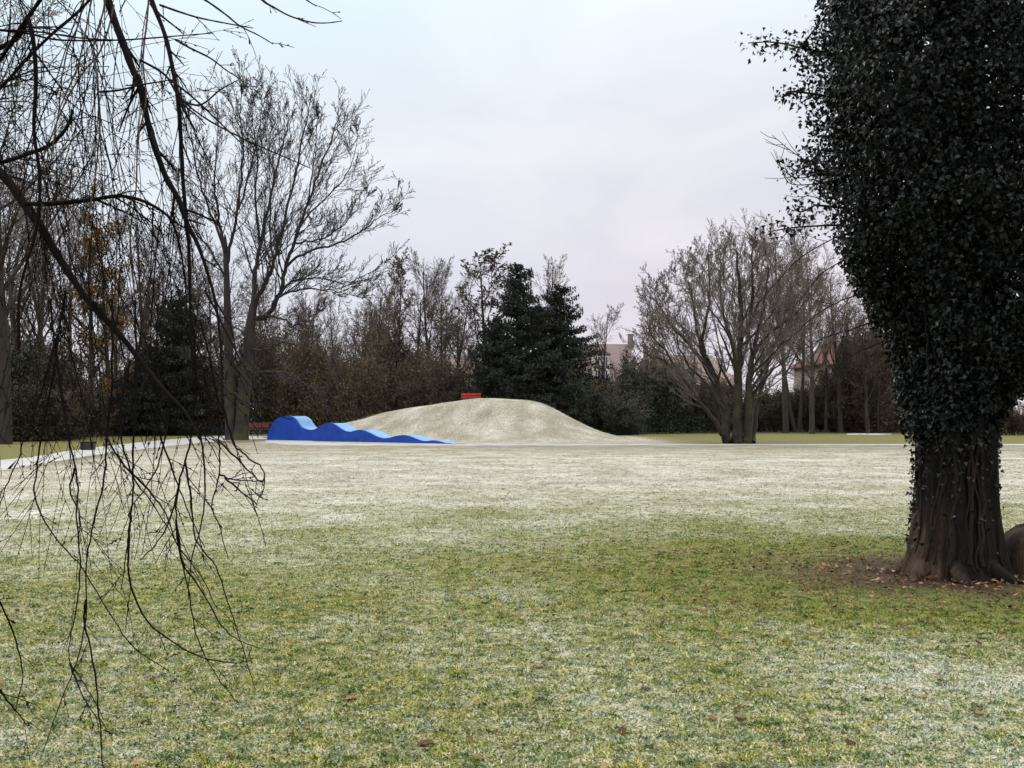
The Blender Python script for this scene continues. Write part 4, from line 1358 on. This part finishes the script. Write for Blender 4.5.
# rounded stump beside it
M_STUMP = make_bark('stump_bark', (0.012, 0.007, 0.005), (0.055, 0.034, 0.024), 11.0, None, 1.0)
sx_, sy_ = (1030 - 512) / F * 9.6, 9.6
nz = 15; ns = 48
st = []
for i in range(nz):
    t = i / (nz - 1)
    r = 0.34 * math.sqrt(max(0, 1 - (t ** 2.6))) + 0.002 if t > 0.0 else 0.36
    z = -0.05 + 0.55 * t
    for k in range(ns):
        a = 2 * math.pi * k / ns
        q = r * (1 + 0.05 * math.sin(5 * a + 1) + 0.025 * math.sin(11 * a + 4 * t) + 0.06 * math.exp(-t * 6) * math.sin(3 * a))
        st.append((math.cos(a) * q, math.sin(a) * q, z + 0.02 * math.sin(3 * a + 2) * t))
ii = np.arange(nz * ns).reshape(nz, ns)
A_ = ii[:-1]; B_ = np.roll(A_, -1, 1); D_ = ii[1:]; C_ = np.roll(D_, -1, 1)
so = add_mesh('tree_stump', np.array(st), np.stack([A_, B_, C_, D_], 2).reshape(-1, 4), M_STUMP, None, True)
so.location = (sx_, sy_, 0)
tag(so, 'rounded dark brown stump beside the ivy-clad trunk, cut by the right edge', 'stump')

# ================================================================== weeping tree in front on the left
random.seed(61)
wt_root = thing('weeping_tree', 'near weeping tree at the left with dark bare branches hanging to the lawn', 'tree', (-4.6, 5.2, 0))
WO = Vector((-4.6, 5.2, 0))
m = MB()
tz = np.linspace(-0.1, 6.2, 20)
m.chain([(0.05 * math.sin(z), 0.06 * math.cos(z * 1.3), z) for z in tz], np.interp(tz, [-0.1, 0.3, 2, 4, 6.2], [0.42, 0.30, 0.25, 0.2, 0.08]), 18)
m.build('trunk', M_BARK, wt_root, True)
mb = MB(); yb = MB()
limb_pts = []          # (point, direction) samples for hanging twigs to start from


def wl_chain(pts, r0, r1, builder=None, sides=7, jit=0.0, keep=True, side_twigs=0, sl=(0.08, 0.3)):
    q = catmull(pts, 5)
    if jit: q = [q[0]] + [p + rvec() * jit for p in q[1:-1]] + [q[-1]]
    n = len(q) - 1
    rad = [r0 + (r1 - r0) * i / n for i in range(n + 1)] if not hasattr(r0, '__len__') else list(np.interp(np.linspace(0, len(r0) - 1, n + 1), range(len(r0)), r0))
    # small knobbly thickenings
    rad = [r * random.uniform(0.9, 1.15) for r in rad]
    (builder or mb).chain([p - WO for p in q], rad, sides)
    if keep:
        for i in range(n): limb_pts.append((q[i], (q[i + 1] - q[i]).normalized(), rad[i]))
    for k in range(side_twigs):
        i = random.randint(1, n - 1); d = (q[i + 1] - q[i]).normalized()
        nd = (d * 0.8 + perp(d) * random.uniform(0.4, 0.9)).normalized()
        twig(q[i], nd, random.uniform(*sl), max(rad[i] * 0.5, 0.0016), 1)
    return q


def twig(p, d, L, r, depth, droop=0.08):
    n = max(3, int(L / 0.06)); pts = [p]; curv = rvec() * 0.045
    for i in range(n):
        d = (d + curv + rvec() * 0.08 + Vector((0, 0, -droop))).normalized()
        p = p + d * (L / n)
        if p.z < 0.06 or (p.z < 2.35 and p.x > (268 - 512) / F * p.y): break
        pts.append(p)
    if len(pts) < 3: return
    rad = np.linspace(r, max(r * 0.45, 0.0012), len(pts))
    mb.chain([q - WO for q in pts], rad, 4)
    for i in range(1, len(pts) - 1):
        if random.random() < 0.55:
            dd = (pts[i + 1] - pts[i]).normalized(); bd = (dd + perp(dd) * 0.55).normalized(); o_ = pts[i] - WO
            mb.chain([o_, o_ + bd * 0.006, o_ + bd * 0.014], [0.0012, 0.0027, 0.0006], 4)
    if depth > 0:
        for k in range(random.randint(1, 2 + int(L * 4))):
            i = random.randint(1, len(pts) - 2); dd = (pts[i + 1] - pts[i]).normalized()
            nd = (dd + perp(dd) * random.uniform(0.4, 0.9)).normalized()
            twig(pts[i], nd, L * random.uniform(0.15, 0.45), max(rad[i] * 0.65, 0.0012), depth - 1, droop * 0.5)


def pd(pts, d0, d1):
    n = len(pts) - 1
    return [at(a, b_, d0 + (d1 - d0) * i / n) for i, (a, b_) in enumerate(pts)]


tk = lambda z: WO + Vector((0.1, 0, z))
# heavy limbs
wl_chain([tk(2.2)] + pd([(-150, 70), (-40, 145), (0, 172), (25, 205), (40, 226), (66, 269), (88, 300), (120, 335), (146, 368), (164, 390), (185, 412), (200, 440)], 4.6, 3.8), [.06, .04, .028, .022, .021, .019, .017, .015, .013, .011, .009, .006, .003], 0, side_twigs=16)
wl_chain(pd([(24, 204), (45, 204), (60, 203), (90, 200), (118, 196), (140, 200), (160, 210), (172, 222), (180, 248), (186, 285)], 4.25, 4.1), 0.011, 0.004, side_twigs=9)
wl_chain([tk(4.2)] + pd([(-60, -160), (40, -120), (85, -60), (105, -5), (120, 35), (133, 70), (140, 85), (150, 130), (165, 175), (178, 198), (188, 225), (200, 250), (215, 300), (221, 350), (222, 400)], 4.6, 4.0), [.045, .032, .026, .021, .0175, .0165, .016, .0155, .0145, .013, .0115, .010, .008, .006, .0045, .003], 0, side_twigs=22)
wl_chain([tk(4.6)] + pd([(-20, -220), (80, -160), (140, -50), (150, -5), (165, 35), (173, 70), (178, 100), (181, 140), (183, 180), (186, 215), (189, 250), (191, 330), (194, 390)], 4.9, 4.3), [.035, .022, .017, .013, .0115, .011, .011, .0105, .010, .0095, .0085, .008, .006, .003], 0, side_twigs=20)
wl_chain([tk(3.2)] + pd([(-90, 190), (0, 163), (25, 155), (50, 145), (65, 130), (71, 118), (72, 110)], 4.8, 4.2), [.03, .014, .010, .0095, .009, .008, .006, .005], 0, side_twigs=8)
wl_chain([tk(2.9)] + pd([(-90, 170), (0, 88), (20, 66), (50, 36), (85, 5), (110, -30)], 4.8, 4.4), [.02, .012, .008, .0075, .007, .0065, .006], 0, side_twigs=10)
wl_chain(pd([(28, 17), (0, 60), (-20, 90)], 4.2, 4.5), 0.010, 0.006, side_twigs=4)
wl_chain(pd([(-30, 60), (15, 40), (28, 18), (45, -8), (60, -40)], 4.5, 4.2), 0.011, 0.007, side_twigs=5)
wl_chain(pd([(28, 17), (34, 45), (36, 85), (34, 130), (40, 180), (36, 230), (20, 290), (18, 350)], 4.2, 4.1), 0.010, 0.005, side_twigs=12)
# thin and yellowish ones
for pts, dA, dB in (([(95, -20), (90, 8), (84, 40), (78, 65), (70, 85), (60, 108), (56, 128), (52, 150)], 4.3, 4.1),
                    ([(106, -20), (104, 8), (96, 35), (93, 52), (96, 68), (98, 90), (100, 120), (98, 150), (94, 185), (86, 230), (80, 262)], 4.1, 4.0),
                    ([(114, 5), (108, 30), (98, 55), (85, 70), (72, 90), (62, 110), (50, 140), (40, 170), (36, 200)], 4.4, 4.2),
                    ([(86, -10), (78, 25), (68, 48), (62, 76), (56, 98)], 4.6, 4.5), ([(150, -20), (147, 20), (143, 60), (146, 100), (138, 140), (136, 190), (130, 240), (135, 300)], 4.4, 4.2)):
    wl_chain(pd(pts, dA, dB), 0.0045, 0.0028, yb, 6, side_twigs=7)
for pts in ([(100, 92), (120, 90), (140, 85), (158, 82), (176, 79)], [(160, 5), (180, 12), (200, 18), (230, 24), (253, 28)], [(185, -10), (205, 0), (225, 14), (240, 26), (258, 35), (273, 44)],
            [(240, -20), (262, 0), (275, 8), (290, 16), (310, 22), (326, 23), (342, 21)], [(285, -12), (300, -4), (316, 6)], [(0, 30), (30, 34), (60, 40), (120, 40), (176, 36), (213, 33)],
            [(140, 60), (165, 75), (180, 98), (205, 118), (230, 132), (250, 142), (280, 155), (310, 168)], [(176, 40), (190, 48), (210, 58), (226, 70), (242, 80)],
            [(170, 80), (190, 95), (215, 118), (240, 142), (260, 158)], [(180, 100), (200, 105), (220, 90), (238, 80)], [(0, 30), (40, 32), (80, 38), (118, 40)]):
    wl_chain(pd(pts, 4.3, 3.9), 0.0052, 0.002, side_twigs=2, keep=False, sl=(0.06, 0.2))
# traced hanging twigs over the lawn
H = [
    [(60, 330), (40, 395), (24, 438), (19, 457), (8, 482), (0, 505), (-6, 540)],
    [(66, 290), (52, 380), (41, 441), (37, 468), (35, 496), (49, 528), (72, 557), (81, 566), (110, 613), (133, 646), (169, 671)],
    [(50, 300), (60, 380), (68, 435), (75, 468), (78, 490), (77, 517), (80, 566), (78, 600), (70, 640), (71, 663), (88, 690), (104, 720)],
    [(112, 300), (112, 380), (107, 441), (104, 479), (96, 515), (87, 560), (85, 623), (76, 663), (60, 703), (43, 752)],
    [(86, 600), (85, 623), (95, 673), (100, 726), (103, 765), (114, 780)],
    [(135, 300), (136, 380), (133, 455), (133, 485), (131, 515), (128, 540), (125, 565), (121, 590)],
    [(131, 515), (128.5, 545), (129.5, 580), (146, 620), (179, 646), (212, 660), (239, 663), (254, 658)],
    [(194, 330), (195, 390), (191, 438), (180, 479), (176, 515), (179, 550), (189, 593), (196, 633), (209, 663), (229, 693), (239, 703)],
    [(200, 320), (216, 390), (219, 441), (219, 474), (212, 507), (219, 526), (228, 559)],
    [(185, 460), (190, 490), (192, 510), (196, 540), (216, 567), (229, 606), (239, 636), (254, 686)],
    [(176, 520), (183, 563), (199, 586), (222, 626), (239, 640), (259, 648)],
    [(222, 400), (232, 440), (245, 455), (262, 468), (264, 485), (260, 498)],
    [(219, 441), (240, 462), (258, 480), (265, 480)], [(219, 474), (235, 480), (264, 481)], [(225, 478), (245, 495), (258, 505)],
    [(104, 430), (120, 460), (148, 490), (165, 512), (178, 545), (200, 575), (218, 610)], [(180, 479), (170, 520), (155, 545), (140, 560)],
    [(170, 380), (168, 420), (160, 460), (146, 488), (133, 505), (128, 516)], [(130, 360), (120, 420), (130, 470), (150, 500), (170, 530)], [(-6, 590), (8, 620), (20, 655), (22, 680), (17, 705)], [(0, 690), (15, 710), (28, 726)],
    [(70, 663), (80, 690), (98, 720)], [(75, 468), (70, 490), (80, 515), (78, 540)], [(200, 430), (205, 480), (202, 520), (192, 560), (188, 600)], [(150, 400), (165, 450), (180, 490), (192, 520), (205, 548)],
    [(222, 350), (245, 380), (270, 400), (300, 415)], [(205, 290), (230, 340), (255, 385), (275, 412), (292, 420)], [(215, 300), (232, 330), (238, 365), (262, 385)],
]
for hh_ in H:
    q = [at(a, b_, 4.08 + 0.28 * math.sin(a / 26.0) - 0.1 * (b_ - 440) / 300) for a, b_ in hh_]
    low = min(p.z for p in q)
    if low < 0.05: q = [p for p in q if p.z > 0.04]
    wl_chain(q, 0.0048, 0.0018, mb, 5, 0.003, keep=False, side_twigs=4, sl=(0.05, 0.2))
# many more hanging twigs starting from the limbs
src = [q for q in limb_pts if q[0].y > 3.2 and q[0].x > -2.9 and q[0].x / q[0].y * F + 512 < 185]
for i in range(80):
    p, d, r = random.choice(src)
    d0 = (d * 0.35 + rvec() * 0.5 + Vector((0, 0, -0.9))).normalized()
    zmax = p.z - random.uniform(0.15, 0.9)
    L = min(random.uniform(0.4, 1.9), max(0.3, zmax))
    twig(p, d0, L, random.uniform(0.0018, 0.0032), 2, 0.12)
# dense fine twigs in the upper left corner
for i in range(70):
    px, py = random.uniform(-60, 130) * random.random() ** 0.3, random.uniform(-60, 230)
    p = at(px, py, random.uniform(4.2, 5.6))
    d0 = Vector((random.uniform(-1, 1), random.uniform(-0.4, 0.4), random.uniform(-0.9, 0.5))).normalized()
    # start from the nearest limb so that nothing floats
    q, dq, rq = min(limb_pts, key=lambda w: (w[0] - p).length_squared)
    mb.chain([q - WO, q.lerp(p, 0.5) + Vector((0, 0, 0.03)) - WO, p - WO], [0.0032, 0.0027, 0.0022], 4)
    twig(p, d0, random.uniform(0.3, 0.9), 0.0022, 2, 0.02)
mb.build('branches', M_TWIG_NEAR, wt_root)
yb.build('young_branches', M_TWIG_YEL, wt_root)

# ================================================================== grass and fallen leaves
NT_ = 74000
u = rng.random(NT_)
gd = 3.2 * (49.0 / 3.2) ** (u ** 1.0)               # even in log depth
gxx = (rng.random(NT_) * 2 - 1) * (gd * 0.54 * 1.12 + 0.9)
dI = np.hypot((gxx - IX) * 0.75, gd - IY)
keep = (rng.random(NT_) < sstep(0.5, 2.0, dI)) & (rng.random(NT_) < 1 - 0.75 * sstep(24, 48, gd)) & (gxx > np.interp(gd, [20, 27.4, 33, 42.8, 57], [-14.0, -14.9, -15.7, -17.2, -17.9]) + 0.15)
gxx, gd = gxx[keep], gd[keep]
# tufts on the mound too
hxx = rng.uniform(-16, 11, 9000); hyy = rng.uniform(53, 72, 9000); hzz = hill_h(hxx, hyy)
hk = (hzz > 0.12)
gz = np.concatenate([np.zeros(len(gxx)), hzz[hk]]); gxx = np.concatenate([gxx, hxx[hk]]); gd = np.concatenate([gd, hyy[hk]])
per = 8
n = len(gd) * per
bx_ = np.repeat(gxx, per) + rng.normal(size=n) * 0.018 * (1 + np.repeat(gd, per) * 0.06)
by_ = np.repeat(gd, per) + rng.normal(size=n) * 0.018 * (1 + np.repeat(gd, per) * 0.06)
sc = (0.75 + 0.042 * np.repeat(gd, per))
hh_ = rng.uniform(0.010, 0.024, n) * np.minimum(sc, 1.2) * np.repeat(rng.uniform(0.6, 1.35, len(gd)), per)
ww = rng.uniform(0.0028, 0.0058, n) * sc
az = rng.uniform(0, 2 * math.pi, n); lean = rng.uniform(0.7, 1.52, n)
tip = np.stack([np.cos(az) * hh_ * np.sin(lean) * 1.3, np.sin(az) * hh_ * np.sin(lean) * 1.3, hh_ * np.cos(lean) + 0.006], 1)
sa = az + math.pi / 2 + rng.normal(size=n) * 0.4
sv = np.stack([np.cos(sa), np.sin(sa), np.zeros(n)], 1) * ww[:, None]
B0 = np.stack([bx_, by_, np.repeat(gz, per) - 0.003], 1)
V = np.zeros((n, 4, 3))
V[:, 0] = B0 - sv; V[:, 1] = B0 + sv
mid = B0 + tip * 0.55 + np.array([0, 0, 1.0]) * (hh_ * 0.18)[:, None]
V[:, 2] = B0 + tip
V[:, 3] = mid - sv * 0.9
b = (np.arange(n) * 4)[:, None]
Fq = np.concatenate([b, b + 1, b + 2, b + 3], 1)
grass = add_mesh('grass', V.reshape(-1, 3), Fq, M_BLADE)
tag(grass, 'short frosted grass tufts covering the near lawn', 'grass', kind='stuff')


def leaf_arrays(P, size):
    n = len(P)
    az = rng.uniform(0, 6.28, n); sz = size * rng.uniform(0.45, 1.7, n)
    d = np.stack([np.cos(az), np.sin(az), rng.normal(size=n) * 0.25], 1); s = np.stack([-np.sin(az), np.cos(az), rng.normal(size=n) * 0.3], 1)
    up = np.array([0, 0, 1.0])
    V = np.zeros((n, 6, 3))
    curl = (rng.uniform(0.0, 0.5, n) * sz)[:, None]
    szc = sz[:, None]
    V[:, 0] = P - d * szc * 0.5 + up * curl
    V[:, 1] = P - d * szc * 0.1 + s * szc * 0.36 + up * curl * 0.6
    V[:, 2] = P + d * szc * 0.28 + s * szc * 0.26 + up * curl * 0.4
    V[:, 3] = P + d * szc * 0.56 + up * curl * 1.1
    V[:, 4] = P + d * szc * 0.28 - s * szc * 0.26 + up * curl * 0.5
    V[:, 5] = P - d * szc * 0.1 - s * szc * 0.36 + up * curl * 0.7
    b = (np.arange(n) * 6)[:, None]
    Fq = np.concatenate([np.concatenate([b, b + 1, b + 2, b + 3], 1), np.concatenate([b, b + 3, b + 4, b + 5], 1)])
    return V.reshape(-1, 3), Fq


# litter under the ivy tree
nl = 4200
ra = rng.uniform(0, 6.28, nl); rd = 0.35 + np.abs(rng.normal(size=nl)) * 1.5
ck = rng.integers(0, 160, nl); cra = rng.uniform(0, 6.28, 160); crd = 0.4 + np.abs(rng.normal(size=160)) * 1.3
pick = rng.random(nl) < 0.55
ra = np.where(pick, cra[ck] + rng.normal(size=nl) * 0.10, ra); rd = np.where(pick, np.maximum(0.36, crd[ck] + rng.normal(size=nl) * 0.14), rd)
lp = np.stack([IX + np.cos(ra) * rd * 1.35, IY - 0.1 + np.sin(ra) * rd * 0.95, rng.uniform(0.012, 0.035, nl)], 1)
ns_ = 420
sd_ = 4.2 * (40 / 4.2) ** rng.random(ns_)
ls = np.stack([(rng.random(ns_) * 2 - 1) * sd_ * 0.56, sd_, np.full(ns_, 0.02)], 1)
V, Fq = leaf_arrays(np.concatenate([lp, ls]), 0.031)
lit = add_mesh('leaf_litter', V, Fq, M_LITTER)
tag(lit, 'brown and yellow leaf litter thick around the ivy trunk and thinly over the lawn', 'leaf litter', kind='stuff')
M_LEAF = make_twig('single_leaf', (0.07, 0.028, 0.014), (0.24, 0.13, 0.055))
# a few big single leaves lying on the open lawn
lt = np.linspace(0, 1, 9)
lw = 0.30 * np.sin(math.pi * lt ** 0.8) ** 0.8 * (1 + 0.12 * np.sin(lt * 21))
lz = 0.16 * (lt - 0.45) ** 2 + 0.02
LV = []
for t_, w_, z_ in zip(lt, lw, lz): LV += [(t_ - 0.5, -w_, z_ + w_ * 0.35), (t_ - 0.5, 0, z_), (t_ - 0.5, w_, z_ + w_ * 0.22)]
LV += [(-0.5, -0.008, 0.06), (-0.72, 0.0, 0.10), (-0.5, 0.008, 0.06)]
V0 = np.array(LV) * 0.072
F0 = np.array([(3 * i + j, 3 * i + 3 + j, 3 * i + 4 + j, 3 * i + 1 + j) for i in range(8) for j in (0, 1)])
F0 = [F0, np.array([(27, 28, 29)])]
first = None
for px, py in ((379, 619), (471, 590), (622, 733), (645, 690), (924, 698), (786, 642), (560, 604), (425, 745), (350, 700), (540, 668), (712, 720), (850, 745), (290, 655), (980, 715), (700, 610), (620, 560), (500, 545), (16, 511)):
    if first is None:
        first = add_mesh('fallen_leaf', V0, F0, M_LEAF)
        tag(first, 'single large brown leaf lying on the open frosted lawn', 'leaf', 'single big leaves on the open lawn')
        lo = first
    else:
        lo = first.copy(); COL.objects.link(lo)
    a, b_ = gp(px, py)
    lo.location = (a, b_, 0.008); lo.rotation_euler = (random.uniform(-0.15, 0.15), random.uniform(-0.15, 0.15), random.uniform(0, 6.28))
    s = random.uniform(0.8, 1.2); lo.scale = (s, s, s)
